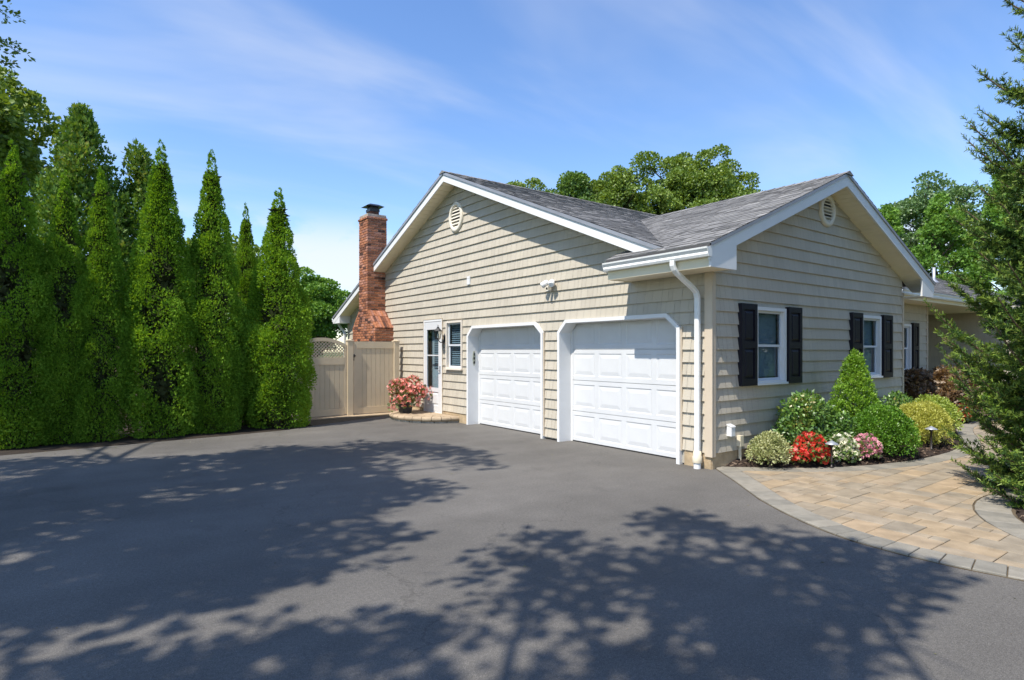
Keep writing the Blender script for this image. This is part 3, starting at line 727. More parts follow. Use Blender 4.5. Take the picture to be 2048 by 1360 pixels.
b = MB(); b.prism([(6.27, -.332, 2.69), (6.83, -.332, 2.69), (6.83, -.332, zf(6.83) - .05), (6.27, -.332, zf(6.27) - .10)], [(6.27, -.362, 2.69), (6.83, -.362, 2.69), (6.83, -.362, zf(6.83) - .05), (6.27, -.362, zf(6.27) - .10)])
b.box((6.27, -.33, 2.69), (6.82, .3, 2.705)); part('cornice_return', b, M['white'])
def gutter(name, path_fn, t0, t1):
    """K-style trough section: (out, z)"""
    sec = [(.0, .0), (-.075, .0), (-.088, .030), (-.080, .058), (-.105, .098), (-.108, .120), (-.094, .120), (-.094, .104), (-.069, .060), (-.070, .010), (-.006, .010), (-.006, .118), (0, .118)]
    m = MB(); m.prism([path_fn(t0, o, z) for o, z in sec], [path_fn(t1, o, z) for o, z in sec]); return part(name, m, M['gutter'])
gutter('gutter', lambda t, o, z: (-.527 + o, t, 2.815 + z), -.372, 1.452)
b = MB(); b.prism([(-.527, -.3725, 2.815), (-.60, -.3725, 2.815), (-.634, -.3725, 2.934), (-.527, -.3725, 2.934)], [(-.527, -.379, 2.815), (-.60, -.379, 2.815), (-.634, -.379, 2.934), (-.527, -.379, 2.934)]); part('gutter_end_cap', b, M['gutter']); b = MB()
b.prism([(-.527, 1.4525, 2.815), (-.60, 1.4525, 2.815), (-.634, 1.4525, 2.934), (-.527, 1.4525, 2.934)], [(-.527, 1.459, 2.815), (-.60, 1.459, 2.815), (-.634, 1.459, 2.934), (-.527, 1.459, 2.934)]); part('gutter_end_cap', b, M['gutter'])
# downspout with elbows
def bevel_rect_path(name, pts, w, d, m, parent=house, side=Vector((0, 1, 0))):
    mbb = MB(); pts = [Vector(p) for p in pts]; rings = []
    for i, p in enumerate(pts):
        t = (pts[min(i + 1, len(pts) - 1)] - pts[max(i - 1, 0)]).normalized(); s = side; n = t.cross(s).normalized()
        c = .012; rings.append([p + s * x + n * y for x, y in ((-w, -d + c), (-w + c, -d), (w - c, -d), (w, -d + c), (w, d - c), (w - c, d), (-w + c, d), (-w, d - c))])
    v = [q for r in rings for q in r]; k = 8
    f = [(i * k + j, i * k + (j + 1) % k, (i + 1) * k + (j + 1) % k, (i + 1) * k + j) for i in range(len(pts) - 1) for j in range(k)] + [tuple(range(k)), tuple(range((len(pts) - 1) * k, len(pts) * k))]
    mbb.add(v, f); return mbb.build(name, m, parent)
ds = bevel_rect_path('downspout', [(-.585, .19, 2.82), (-.585, .19, 2.76), (-.565, .185, 2.71), (-.50, .18, 2.655), (-.20, .165, 2.49), (-.125, .16, 2.43), (-.10, .158, 2.36), (-.098, .158, 2.28), (-.098, .158, .10)], .038, .030, M['gutter'])
b = MB(); b.lathe([(.062, 0), (.066, .02), (.066, .085), (.056, .10), (.052, .16), (.0, .16)], (-.098, .158, .08), 18); b.build('drain_adapter', M['cream'], ds, True)
b = MB(); b.lathe([(.050, 0), (.050, .09)], (-.098, .158, 0), 18); b.build('drain_pipe', M['white'], ds, True)
# left end of the gable: return, gutter end, downspout
b = MB(); b.prism([(-.36, 13.2, 2.50), (-.36, 13.78, 2.50), (-.36, 13.78, zm(13.78) - .05), (-.36, 13.2, zm(13.2) - .2)], [(-.33, 13.2, 2.50), (-.33, 13.78, 2.50), (-.33, 13.78, zm(13.78) - .05), (-.33, 13.2, zm(13.2) - .2)])
b.box((-.33, 13.2, 2.50), (0, 13.22, 2.75)); b.box((-.33, 13.22, 2.50), (.5, 13.76, 2.515)); b.box((-.33, 13.76, 2.5), (22, 13.78, 2.66)); part('cornice_return', b, M['white'])
gutter('gutter', lambda t, o, z: (t, 13.785 - o, 2.56 + z), -.36, 20)
bevel_rect_path('downspout', [(-.16, 13.83, 2.56), (-.16, 13.80, 2.46), (-.11, 13.52, 2.26), (-.10, 13.44, 2.18), (-.10, 13.42, .1)], .04, .032, M['gutter'], side=Vector((1, 0, 0)))
# porch eave
b = MB(); b.box((6.3, .30, 2.735), (22.3, .82, 2.750)); b.box((9.98, .82, 2.735), (14.1, 4.9, 2.750)); b.box((14.1, -.33, 2.735), (22.3, .30, 2.75)); part('porch_ceiling', b, M['soffit'])
b = MB(); b.box((6.84, .275, 2.73), (22.3, .2995, 2.93)); part('eave_fascia', b, M['soffit'])
gutter('gutter', lambda t, o, z: (t, .273 + o, 2.81 + z), 6.86, 22.4)
b = MB(); b.tube([(6.37, .20, 2.83), (6.37, .18, 2.76), (6.36, .06, 2.66), (6.36, .03, 2.6), (6.36, .02, .1)], .035, 8); part('downspout', b, M['gutter'])
# roof vents
b = MB(); b.lathe([(.045, 0), (.045, .52), (.038, .52), (.038, .4)], (15.43, 2.44, zm(2.44) - .05), 14); b.lathe([(.15, .0), (.06, .10)], (15.43, 2.44, zm(2.44) - .03), 14); part('vent_pipe', b, M['galv'], house, True)
b = MB(); b.lathe([(.05, 0), (.05, .75), (.04, .75), (.04, .5)], (2.9, 7.6, zm(7.6) - .05), 14); part('vent_pipe', b, M['dark_pipe'], house, True)

# ---- gable vents (oval ring, louvre slats)
def gable_vent(mp, ca, cz, ra, rz, w=.07):
    n = 40; v = []; f = []
    prof = [(1 + .02 / ra, .0), (1 + .02 / ra, .035), (1.0, .052), (1 - w * .5 / ra, .055), (1 - w / ra, .045), (1 - w / ra, .0)]
    for (s, o) in prof:
        for k in range(n):
            t = 2 * PI * k / n; dr = (s - 1) * ra
            v.append(mp(ca + (ra + dr) * math.cos(t), cz + (rz + dr) * math.sin(t), o + .012))
    for i in range(len(prof) - 1):
        for k in range(n): f.append((i * n + k, i * n + (k + 1) % n, (i + 1) * n + (k + 1) % n, (i + 1) * n + k))
    vent = ob('gable_vent', v, f, M['cream_white'], house, True)
    bk = MB(); bk.add([mp(ca + (ra - .01) * math.cos(2 * PI * k / n), cz + (rz - .01) * math.sin(2 * PI * k / n), .014) for k in range(n)], [tuple(range(n))]); bk.build('vent_screen', M['black_metal'], vent)
    hz = rz - w; ha = ra - w; ns = 7; st = 2 * hz / ns
    for i in range(ns):
        z = cz - hz + (i + .5) * st; q = 1 - ((z - cz) / hz) ** 2
        if q < .02: continue
        a = ha * math.sqrt(q) + .012; m = MB()
        m.prism([mp(ca - a, z - .36 * st, .046), mp(ca - a, z + .12 * st, .020), mp(ca - a, z + .26 * st, .022), mp(ca - a, z - .20 * st, .050)], [mp(ca + a, z - .36 * st, .046), mp(ca + a, z + .12 * st, .020), mp(ca + a, z + .26 * st, .022), mp(ca + a, z - .20 * st, .050)])
        m.build('slat', M['cream_white'], vent)
M['cream_white'] = mat('vent_plastic', (.74, .68, .57), .5, noise=.04)
gable_vent(gw, 6.70, 4.67, .275, .325)
gable_vent(fw, 3.17, 3.985, .235, .255, .06)

# ---- garage doors with their chamfered white surrounds
def ring_poly(y0, y1, ins):
    k = ins * .42
    return [(y0 + ins, .0), (y0 + ins, 1.965 - k), (y0 + .24 + k, 2.17 - ins), (y1 - .205 - k, 2.17 - ins), (y1 - ins, 1.965 - k), (y1 - ins, .0)]
def garage(y0, y1):
    o = ring_poly(y0 + .001, y1 - .001, 0); i = ring_poly(y0, y1, .058); n = len(o); v = []; f = []
    for (X, loop) in ((-.062, o), (-.062, i), (.215, i), (.215, o), (.02, o)): v += [(X, y, z) for y, z in loop]
    for a, c in ((0, 1), (1, 2), (4, 0)):
        for k in range(n - 1): f.append((a * n + k, a * n + k + 1, c * n + k + 1, c * n + k))
    f += [(0, n, 2 * n, 4 * n)]
    sur = ob('garage_surround', v, f, M['white'], house)
    m = MB(); m.box((-.043, y0 - .022, .2 if y0 < 1 else .05), (-.004, y0 - .001, 1.97)); m.box((-.043, y1 + .001, .2), (-.004, y1 + .018, 1.97)); m.build('edge_trim', M['beige_trim'], sur)
    # door: four hinged sections, each with recessed panels
    a0, a1 = y0 + .04, y1 - .04; dx = .225; H = 2.2; sh = H / 4; nc = 4; mar = .085; gap = .095
    core = MB(); core.box((dx + .03, a0 - .05, 0), (dx + .05, a1 + .05, H + .05)); door = part('garage_door', core, M['white_door'])
    pwid = (a1 - a0 - 2 * mar - (nc - 1) * gap) / nc; ph = sh - .155
    pv = []; pf = []
    def rl(ins, d): return [(d, ins, ins), (d, pwid - ins, ins), (d, pwid - ins, ph - ins), (d, ins, ph - ins)]
    loops = [rl(0, 0), rl(.014, .008), rl(.022, .008), rl(.085, .001), rl(.09, .001)]
    for l in loops: pv += l
    for a in range(len(loops) - 1):
        for k in range(4): pf.append((a * 4 + k, a * 4 + (k + 1) % 4, (a + 1) * 4 + (k + 1) % 4, (a + 1) * 4 + k))
    pf.append(tuple(range(16, 20)))
    pm = bpy.data.meshes.new('panel'); pm.from_pydata(pv, [], pf); pm.materials.append(M['white_door']); pm.update()
    for r in range(4):
        z0 = r * sh + .004; z1 = (r + 1) * sh - .004; s = MB(); pz0 = z0 + .075; pz1 = pz0 + ph
        s.box((dx, a0, z0), (dx + .028, a1, pz0)); s.box((dx, a0, pz1), (dx + .028, a1, z1))
        xs = [a0] + sum([[a0 + mar + c * (pwid + gap), a0 + mar + c * (pwid + gap) + pwid] for c in range(nc)], []) + [a1]
        for q in range(0, len(xs), 2): s.box((dx, xs[q], pz0), (dx + .028, xs[q + 1], pz1))
        s.build('door_section', M['white_door'], door)
        for c in range(nc):
            p = link(bpy.data.objects.new('panel', pm), door); p.location = (dx, a0 + mar + c * (pwid + gap), pz0)
    m = MB(); m.box((dx - .006, a0, .002), (dx + .02, a1, .02)); m.build('bottom_seal', M['black_metal'], door)
    m = MB(); m.box((.216, y0 + .03, 0), (.224, y0 + .085, 2.15)); m.box((.216, y1 - .105, 0), (.222, y1 - .03, 2.15)); m.box((.216, y0 + .05, 2.10), (.222, y1 - .05, 2.2)); m.build('door_stop', M['white'], door)
    b2 = MB(); b2.box((.06, y0 + .01, 2.24), (.5, y1 - .01, 2.3)); b2.build('header', M['interior'], door)
garage(*GR); garage(*GL)

# ---- windows
def window(mp, a0, a1, z0, z1, casing=.05, frame_m='white', name='window', blinds=True, proud=.050, sill=True):
    m = MB()
    def bx(mm, p0, p1, q0, q1, d0, d1): mm.prism([mp(p0, q0, d0), mp(p1, q0, d0), mp(p1, q1, d0), mp(p0, q1, d0)], [mp(p0, q0, d1), mp(p1, q0, d1), mp(p1, q1, d1), mp(p0, q1, d1)])
    bx(m, a0, a1, z1 - casing, z1, -.05, proud); bx(m, a0, a0 + casing, z0, z1 - casing, -.05, proud); bx(m, a1 - casing, a1, z0, z1 - casing, -.05, proud)
    bx(m, a0 + casing, a1 - casing, z0, z0 + casing, -.05, proud)
    if sill: bx(m, a0 - .008, a1 + .008, z0 - .012, z0 + .018, -.02, proud + .028)
    w = m.build(name, M[frame_m], house)
    i0, i1, j0, j1 = a0 + casing, a1 - casing, z0 + casing, z1 - casing; mid = (j0 + j1) / 2; st = .036
    for (lo, hi, d) in ((mid - .018, j1, -.012), (j0, mid + .018, -.032)):
        s = MB(); bx(s, i0, i0 + st, lo, hi, d - .018, d + .006); bx(s, i1 - st, i1, lo, hi, d - .018, d + .006); bx(s, i0 + st, i1 - st, hi - st, hi, d - .018, d + .006); bx(s, i0 + st, i1 - st, lo, lo + st, d - .018, d + .006)
        s.build('sash', M['sash'], w)
        p = MB(); bx(p, i0 + st - .004, i1 - st + .004, lo + st - .004, hi - st + .004, d - .008, d - .003); p.build('pane', M['glass'], w)
    bk = MB()
    if blinds == 'slats':
        n = int((j1 - j0) / .05)
        for k in range(n):
            z = j0 + (k + .5) * .05; bb = MB(); bb.prism([mp(i0 + .30 * (i1 - i0) * 0 + .02, z - .018, -.075), mp(i1 - .01, z - .018, -.075), mp(i1 - .01, z + .018, -.10), mp(i0 + .02, z + .018, -.10)], [mp(i0 + .02, z - .016, -.077), mp(i1 - .01, z - .016, -.077), mp(i1 - .01, z + .020, -.102), mp(i0 + .02, z + .020, -.102)])
            bb.build('blind_slat', M['blind'], w)
    else:
        # a gathered curtain on each side and a drawn shade above
        for (p, q) in ((i0, i0 + .30 * (i1 - i0)), (i1 - .28 * (i1 - i0), i1)):
            vv = []; n = 14
            for k in range(n + 1):
                t = p + (q - p) * k / n; o = -.13 + .02 * math.sin(k * 1.9)
                vv += [mp(t, j0, o), mp(t, j1, o)]
            bk.add(vv, [(2 * k, 2 * k + 2, 2 * k + 3, 2 * k + 1) for k in range(n)])
        bk.build('curtain', M['curtain'], w)
        sh = MB(); bx(sh, i0 + .002, i1 - .002, j0 + .05, j1, -.10, -.096); sh.build('window_shade', M['blind'], w)
    rb = MB(); bx(rb, a0 - .3, a1 + .3, z0 - .3, z1 + .2, -.9, -.88); rb.build('room_wall', M['interior'], w)
    return w
window(fw, *W1); window(fw, *W2); window(pw, *W3)
M['beige_white'] = mat('beige_white', (.70, .63, .54), .45, noise=.04)
window(gw, *SWIN, casing=.045, frame_m='beige_white', blinds='slats')
def shutter(mp, a0, a1, z0, z1):
    m = MB(); w = a1 - a0
    def bx(p0, p1, q0, q1, d0, d1): m.prism([mp(p0, q0, d0), mp(p1, q0, d0), mp(p1, q1, d0), mp(p0, q1, d0)], [mp(p0, q0, d1), mp(p1, q0, d1), mp(p1, q1, d1), mp(p0, q1, d1)])
    r = .065; zm_ = z0 + (z1 - z0) * .50
    bx(a0, a0 + r, z0, z1, .005, .076); bx(a1 - r, a1, z0, z1, .005, .076)
    for q0, q1 in ((z0, z0 + .10), (zm_ - .05, zm_ + .05), (z1 - .085, z1)): bx(a0 + r, a1 - r, q0, q1, .005, .076)
    s = m.build('shutter', M['shutter'], house)
    for q0, q1 in ((z0 + .10, zm_ - .05), (zm_ + .05, z1 - .085)):
        mm = MB(); p0, p1 = a0 + r, a1 - r
        L = lambda i, d: [mp(p0 + i, q0 + i, d), mp(p1 - i, q0 + i, d), mp(p1 - i, q1 - i, d), mp(p0 + i, q1 - i, d)]
        v = L(0, .050) + L(.012, .050) + L(.05, .070) + L(.055, .070)
        mm.add(v, [(a * 4 + k, a * 4 + (k + 1) % 4, a * 4 + 4 + (k + 1) % 4, a * 4 + 4 + k) for a in range(3) for k in range(4)] + [(12, 13, 14, 15)]); mm.build('panel', M['shutter'], s)
for a0, a1 in ((.608, 1.005), (1.882, 2.275), (4.010, 4.410), (5.285, 5.675)): shutter(fw, a0, a1, 1.118, 2.302)
shutter(pw, 8.99, 9.33, 1.10, 2.29)

# ---- entry door: frame, storm door with tall pane, inner door ajar behind it
m = MB(); y0, y1, z0, z1 = DOOR
m.box((-.036, y0, z0), (.06, y0 + .05, z1)); m.box((-.036, y1 - .05, z0), (.06, y1, z1)); m.box((-.036, y0 + .05, z1 - .05), (.06, y1 - .05, z1))
fr_ = part('door_frame', m, M['white'])
m = MB(); m.box((-.042, y0 - .018, z0), (-.004, y0 - .001, z1 + .02)); m.box((-.042, y1 + .001, z0), (-.004, y1 + .018, z1 + .02)); m.box((-.042, y0 - .001, z1 + .001), (-.004, y1 + .001, z1 + .02)); m.build('edge_trim', M['beige_trim'], fr_)
m = MB(); m.box((-.03, y0 + .05, z0 - .03), (.06, y1 - .05, z0 + .035)); m.build('threshold', M['white'], fr_)
a0, a1 = y0 + .052, y1 - .052; q0, q1 = z0 + .04, z1 - .053
m = MB(); S0 = -.028; S1 = .005
m.box((S0, a0, q0), (S1, a0 + .13, q1)); m.box((S0, a1 - .105, q0), (S1, a1, q1)); m.box((S0, a0 + .13, q1 - .19), (S1, a1 - .105, q1)); m.box((S0, a0 + .13, q0), (S1, a1 - .105, q0 + .13)); m.box((S0, a0 + .13, q0 + .46), (S1, a1 - .105, q0 + .56))
storm = part('storm_door', m, M['white_door'])
m = MB(); L = lambda i, d: [(d, a0 + .13 + i, q0 + .13 + i), (d, a1 - .105 - i, q0 + .13 + i), (d, a1 - .105 - i, q0 + .46 - i), (d, a0 + .13 + i, q0 + .46 - i)]
m.add(L(0, -.01) + L(.03, -.01) + L(.06, -.024), [(a * 4 + k, a * 4 + (k + 1) % 4, a * 4 + 4 + (k + 1) % 4, a * 4 + 4 + k) for a in range(2) for k in range(4)] + [(8, 9, 10, 11)]); m.build('kick_panel', M['white_door'], storm)
m = MB(); m.box((-.016, a0 + .125, q0 + .555), (-.012, a1 - .10, q1 - .185)); m.build('pane', M['glass'], storm)
m = MB(); zc_ = q0 + .56 + .545 * (q1 - q0 - .75); m.box((-.024, a0 + .13, zc_), (-.006, a1 - .105, zc_ + .028)); m.build('glazing_bar', M['white_door'], storm)
m = MB(); m.box((-.05, a0 + .025, z0 + .98), (-.028, a0 + .055, z0 + 1.13)); m.tube([(-.03, a0 + .04, z0 + 1.03), (-.075, a0 + .04, z0 + 1.03), (-.078, a0 + .14, z0 + 1.028)], .009, 8); m.build('handle', M['galv'], storm)
m = MB(); m.box((.14, a0 - .01, z0), (.18, a0 + .76, 2.32)); inner = part('inner_door', m, M['white_door'])
m = MB(); m.box((.136, a0 + .28, 1.18), (.1395, a0 + .62, 2.10)); m.build('door_light', M['curtain'], inner)
for k in range(16):
    m = MB(); z = 1.21 + k * .056; m.box((.128, a0 + .29, z), (.135, a0 + .61, z + .03)); m.build('blind_slat', M['blind'], inner)
m = MB(); m.box((.5, y0 - .6, 0), (.52, y1 + .6, 2.5)); m.build('hall_wall', M['interior'], inner)
# dividers that keep the rooms dark
b = MB(); b.box((.06, .05, 2.5), (6.2, 13.3, 2.53)); b.box((6.26, .9, 2.5), (9.9, 13.3, 2.53)); b.box((.06, 6.24, 0), (5, 6.26, 2.5)); part('ceiling', b, M['interior'])

# ---- chimney: core, individual bricks, sloping shoulders, cap
CX0, CX1, CY0, CY1 = -.546, 0.02, 10.55, 11.157
BY0, BY1 = 10.03, 11.64; ZB, ZS = 2.24, 2.735; ZT = 5.40
core = MB(); i = .012
core.box((CX0 + i, CY0 + i, ZS - .05), (CX1, CY1 - i, ZT - .02)); core.box((CX0 + i, BY0 + i, 0), (CX1 - .003, BY1 - i, ZB - .01))
core.prism([(CX0 + i, BY0 + i, ZB - .02), (CX0 + i, BY1 - i, ZB - .02), (CX0 + i, CY1 - i, ZS), (CX0 + i, CY0 + i, ZS)], [(CX1 - .005, BY0 + i, ZB - .02), (CX1 - .005, BY1 - i, ZB - .02), (CX1 - .005, CY1 - i, ZS), (CX1 - .005, CY0 + i, ZS)])
chim = part('chimney', core, M['mortar'])
BL, BH, BD, J = .198, .058, .095, .011
bmesh_cache = {}
def brick(lo, hi):
    key = tuple(round(hi[k] - lo[k], 3) for k in range(3))
    if key not in bmesh_cache:
        e = .004; X, Y_, Z_ = key; v = []
        for (z, s) in ((0, e), (e, 0), (Z_ - e, 0), (Z_, e)): v += [(s, s, z), (X - s, s, z), (X - s, Y_ - s, z), (s, Y_ - s, z)]
        f = [(3, 2, 1, 0), (12, 13, 14, 15)] + [(a * 4 + k, a * 4 + (k + 1) % 4, a * 4 + 4 + (k + 1) % 4, a * 4 + 4 + k) for a in range(3) for k in range(4)]
        me = bpy.data.meshes.new('brick'); me.from_pydata(v, [], f); me.materials.append(M['brick']); me.update(); bmesh_cache[key] = me
    o = link(bpy.data.objects.new('brick', bmesh_cache[key]), chim)
    o.location = (lo[0] + R.uniform(-.003, .003), lo[1] + R.uniform(-.003, .003), lo[2]); return o
def course(z, x0, y0, x1, y1, odd, ends=(0, 0)):
    # face towards -x: runs along y ; face towards -y: runs along x
    a = y0 + (BD + J if odd else 0)
    while a < y1 - .02:
        L = min(BL, y1 - a); 
        if y1 - a - L < .05: L = y1 - a
        brick((x0, a, z), (x0 + BD, a + L, z + BH)); a += L + J
    a = x0 + (0 if odd else BD + J)
    while a < x1 - .02:
        L = min(BL, x1 - a)
        if x1 - a - L < .05: L = x1 - a
        brick((a, y0, z), (a + L, y0 + BD, z + BH)); a += L + J
z = 1.62; k = 0; step = BH + J
while z + BH < ZT:
    if z + BH <= ZB + .005: course(z, CX0, BY0, CX1 - .005, BY1, k % 2)
    elif z < ZS - .02:
        t = (z + BH - ZB) / (ZS - ZB); ya = BY0 + (CY0 - BY0) * t + .012; yb = BY1 + (CY1 - BY1) * t - .012
        a = ya + (.10 if k % 2 else 0)
        if k % 2: brick((CX0, ya, z), (CX0 + BD, ya + .09, z + BH))
        while a < yb - .02:
            L = min(BL, yb - a)
            if yb - a - L < .05: L = yb - a
            brick((CX0, a, z), (CX0 + BD, a + L, z + BH)); a += L + J
    else:
        pr = .022 if z > ZT - .19 else 0
        course(z, CX0 - pr, CY0 - pr, CX1 + pr, CY1 + pr, k % 2)
    z += step; k += 1
# sloping shoulder: bricks on edge laid up the slope (both sides)
for (ya, yb) in ((BY0, CY0), (BY1, CY1)):
    sl_ = Vector((0, yb - ya, ZS - ZB)); Ls = sl_.length; sl_.normalize(); nn = Vector((0, -sl_.z, sl_.y)) if yb > ya else Vector((0, sl_.z, -sl_.y)); 
    if nn.z < 0: nn = -nn
    for r in range(3):
        for c in range(8):
            x0 = CX0 + c * (.0705); 
            if x0 + .06 > CX1: continue
            m = MB(); p0 = Vector((x0, ya, ZB)) + sl_ * (r * Ls / 3 + .006); p1 = Vector((x0, ya, ZB)) + sl_ * ((r + 1) * Ls / 3 - .006)
            t = .018 + R.uniform(0, .006); w = Vector((.0605, 0, 0))
            m.prism([p0 - nn * .03, p0 + w - nn * .03, p1 + w - nn * .03, p1 - nn * .03], [p0 + nn * t, p0 + w + nn * t, p1 + w + nn * t, p1 + nn * t]); m.build('brick', M['brick'], chim)
m = MB(); m.box((CX0 + .01, CY0 + .01, ZT - .025), (CX1 - .01, CY1 - .01, ZT + .02)); m.build('crown', M['mortar'], chim)
cxm, cym = (CX0 + CX1) / 2, (CY0 + CY1) / 2
m = MB(); m.box((cxm - .13, cym - .13, ZT + .02), (cxm + .13, cym + .13, ZT + .13)); m.build('flue', M['brick'], chim)
m = MB(); m.box((cxm - .145, cym - .145, ZT + .13), (cxm + .145, cym + .145, ZT + .20)); m.box((cxm - .12, cym - .12, ZT + .2), (cxm + .12, cym + .12, ZT + .27))
m.prism([(cxm - .25, cym - .25, ZT + .27), (cxm + .25, cym - .25, ZT + .27), (cxm + .25, cym + .25, ZT + .27), (cxm - .25, cym + .25, ZT + .27)], [(cxm - .12, cym - .12, ZT + .34), (cxm + .12, cym - .12, ZT + .34), (cxm + .12, cym + .12, ZT + .34), (cxm - .12, cym + .12, ZT + .34)]); m.build('chimney_cap', M['black_metal'], chim)

# ================================================================== THINGS ON THE WALLS
# coach lantern
t = empty('wall_lantern', (0, 7.235, 1.98)); tag(t, 'black coach lantern on the wall between entry door and small window', 'lantern')
m = MB(); m.lathe([(.0, -.01), (.055, -.01), (.06, .0), (.045, .012), (.0, .016)], (0, 0, 0), 16); m.v = [(-.026 - z, x * .8, y * 1.9 - .06) for x, y, z in m.v]; m.build('backplate', M['black_metal'], t, True)
m = MB(); m.tube([(-.03, 0, -.10), (-.07, 0, -.15), (-.13, 0, -.16), (-.18, 0, -.12), (-.20, 0, -.085)], .011, 8); m.tube([(-.03, 0, -.02), (-.06, 0, -.24), (-.045, 0, -.30), (-.03, 0, -.26)], .007, 6); m.build('arm', M['black_metal'], t, True)
lan = MB(); c = (-.20, 0, 0)
def hexl(r, z, n=6): return [(c[0] + r * math.cos(2 * PI * k / n + .3), c[1] + r * math.sin(2 * PI * k / n + .3), z) for k in range(n)]
lan.prism(hexl(.045, -.09), hexl(.055, -.07)); lan.prism(hexl(.10, .10), hexl(.10, .112)); lan.prism(hexl(.098, .112), hexl(.035, .175)); lan.prism(hexl(.03, .175), hexl(.03, .20)); lan.prism(hexl(.012, .2), hexl(.006, .25))
for p, q in zip(hexl(.057, -.07), hexl(.088, .10)): lan.tube([p, q], .006, 5)
lan.build('lantern_frame', M['black_metal'], t)
for k in range(6):
    p, q = hexl(.054, -.068), hexl(.085, .098); m = MB(); k2 = (k + 1) % 6; m.add([p[k], p[k2], q[k2], q[k]], [(0, 1, 2, 3)]); m.build('pane', M['lampglass'], t)
m = MB(); m.lathe([(.012, 0), (.02, .03), (.024, .07), (.012, .10), (0, .11)], (c[0], 0, -.06), 10); m.build('bulb', M['diffuser'], t, True)
# floodlight with camera
t = empty('security_floodlight', (0, 3.33, 2.85)); tag(t, 'white twin-head security floodlight with camera above the garage doors', 'floodlight')
m = MB(); m.lathe([(0, 0), (.062, 0), (.062, .018), (.04, .035), (.035, .07), (0, .075)], (0, 0, 0), 18); m.v = [(-.022 - z, x, y) for x, y, z in m.v]; m.build('mount', M['white'], t, True)
for s in (-1, 1):
    ax = Vector((-.62, s * .48, -.55)).normalized(); p = Vector((-.09, s * .075, .02)); m = MB()
    m.tube([(-.07, s * .02, .01), (-.09, s * .06, .025)], .014, 8); m.tube([p - ax * .03, p - ax * .015, p + ax * .01, p + ax * .10, p + ax * .115], [.022, .042, .052, .056, .050], 14); h = m.build('lamp_head', M['white'], t, True)
    m = MB(); m.tube([p + ax * .1155, p + ax * .119], .045, 14); m.build('lens', M['diffuser'], h)
m = MB(); m.tube([(-.085, 0, -.01), (-.095, 0, -.055)], .014, 8); m.prism([(-.075, -.03, -.12), (-.075, .03, -.12), (-.065, .032, -.045), (-.065, -.032, -.045)], [(-.15, -.028, -.145), (-.15, .028, -.145), (-.15, .032, -.06), (-.15, -.032, -.06)]); cam_ = m.build('camera_body', M['cream_white'], t)
m = MB(); m.tube([(-.1505, 0, -.10), (-.156, 0, -.10)], .022, 14); m.build('lens', M['camlens'], cam_)
# doorbell-chime sized white box
b = MB(); b.box((-.048, 6.10, 3.085), (-.012, 6.215, 3.265)); b.box((-.052, 6.12, 3.215), (-.0485, 6.195, 3.235)); tag(part('siren_box', b, M['white'], None), 'small white plastic box high on the gable wall', 'alarm box')
# oval house plaque on the garage jamb
n = 24; v = []; f = []
for d in (.0, .012):
    v += [(.095 + .036 * math.cos(2 * PI * k / n), 6.1475 - d, 1.46 + .165 * math.sin(2 * PI * k / n)) for k in range(n)]
f = [tuple(range(n)), tuple(range(n, 2 * n))] + [(k, (k + 1) % n, n + (k + 1) % n, n + k) for k in range(n)]
pl = ob('wall_plaque', v, f, M['plaque']); tag(pl, 'narrow upright oval grey-green plaque on white garage jamb', 'plaque')
for z in (1.37, 1.46, 1.55):
    m = MB(); m.lathe([(.0, 0), (.018, 0), (.022, .006), (.012, .012), (.008, .006)], (0, 0, 0), 12); m.v = [(.095 + x, 6.135 - zz, z + y * 1.5) for x, y, zz in m.v]; m.build('relief', M['pot'], pl, True)
# outdoor outlet with cover and conduit stub at the front corner
b = MB(); b.box((.315, -.10, .435), (.405, -.022, .575)); b.prism([(.31, -.10, .575), (.41, -.10, .575), (.41, -.022, .60), (.31, -.022, .60)], [(.31, -.106, .56), (.41, -.106, .56), (.41, -.022, .585), (.31, -.022, .585)])
oc = part('outlet_box', b, M['white'], None); tag(oc, 'white weatherproof outlet box low on the front wall near the corner', 'outlet box')
b = MB(); b.box((.395, -.075, .455), (.4075, -.04, .55)); b.build('slot', M['black_metal'], oc)
b = MB(); b.box((.555, -.085, .27), (.635, -.02, .42)); b.tube([(.595, -.05, .27), (.595, -.05, .02)], .021, 10); tag(part('conduit_box', b, M['cream'], None), 'cream junction box on a short white pipe at the wall base', 'junction box')

# ================================================================== ENTRY STEP + FLOWER POT
step = empty('entry_step', (0, 7.78, 0)); tag(step, 'half-round paver step with rounded coping below the entry door', 'step')
SX, SY = 1.03, 1.19
def ell(t, s=0): return ((-(SX - s)) * math.sin(t), -(SY - s) * math.cos(t))
n = 48; lp = [ell(PI * k / n, .27) for k in range(n + 1)]
m = MB(); m.prism([(x, y, .0) for x, y in lp], [(x, y, .133) for x, y in lp]); m.build('step_core', M['joint'], step)
nseg = 15
for i in range(nseg):
    t0 = PI * i / nseg + .006; t1 = PI * (i + 1) / nseg - .006; m = MB(); prof = [(.27, .04), (.03, .04), (.0, .06), (-.01, .09), (.0, .12), (.03, .139), (.27, .139)]
    L0 = []; rings = []
    for tt in (t0, (t0 + t1) / 2, t1): rings.append([(*ell(tt, s), z) for s, z in prof])
    m.prism(rings[0], rings[1]); m.f.pop(1); m2 = MB(); m2.prism(rings[1], rings[2]); m2.f.pop(0); m.add(m2.v, m2.f); m.build('coping_stone', M['coping'], step)
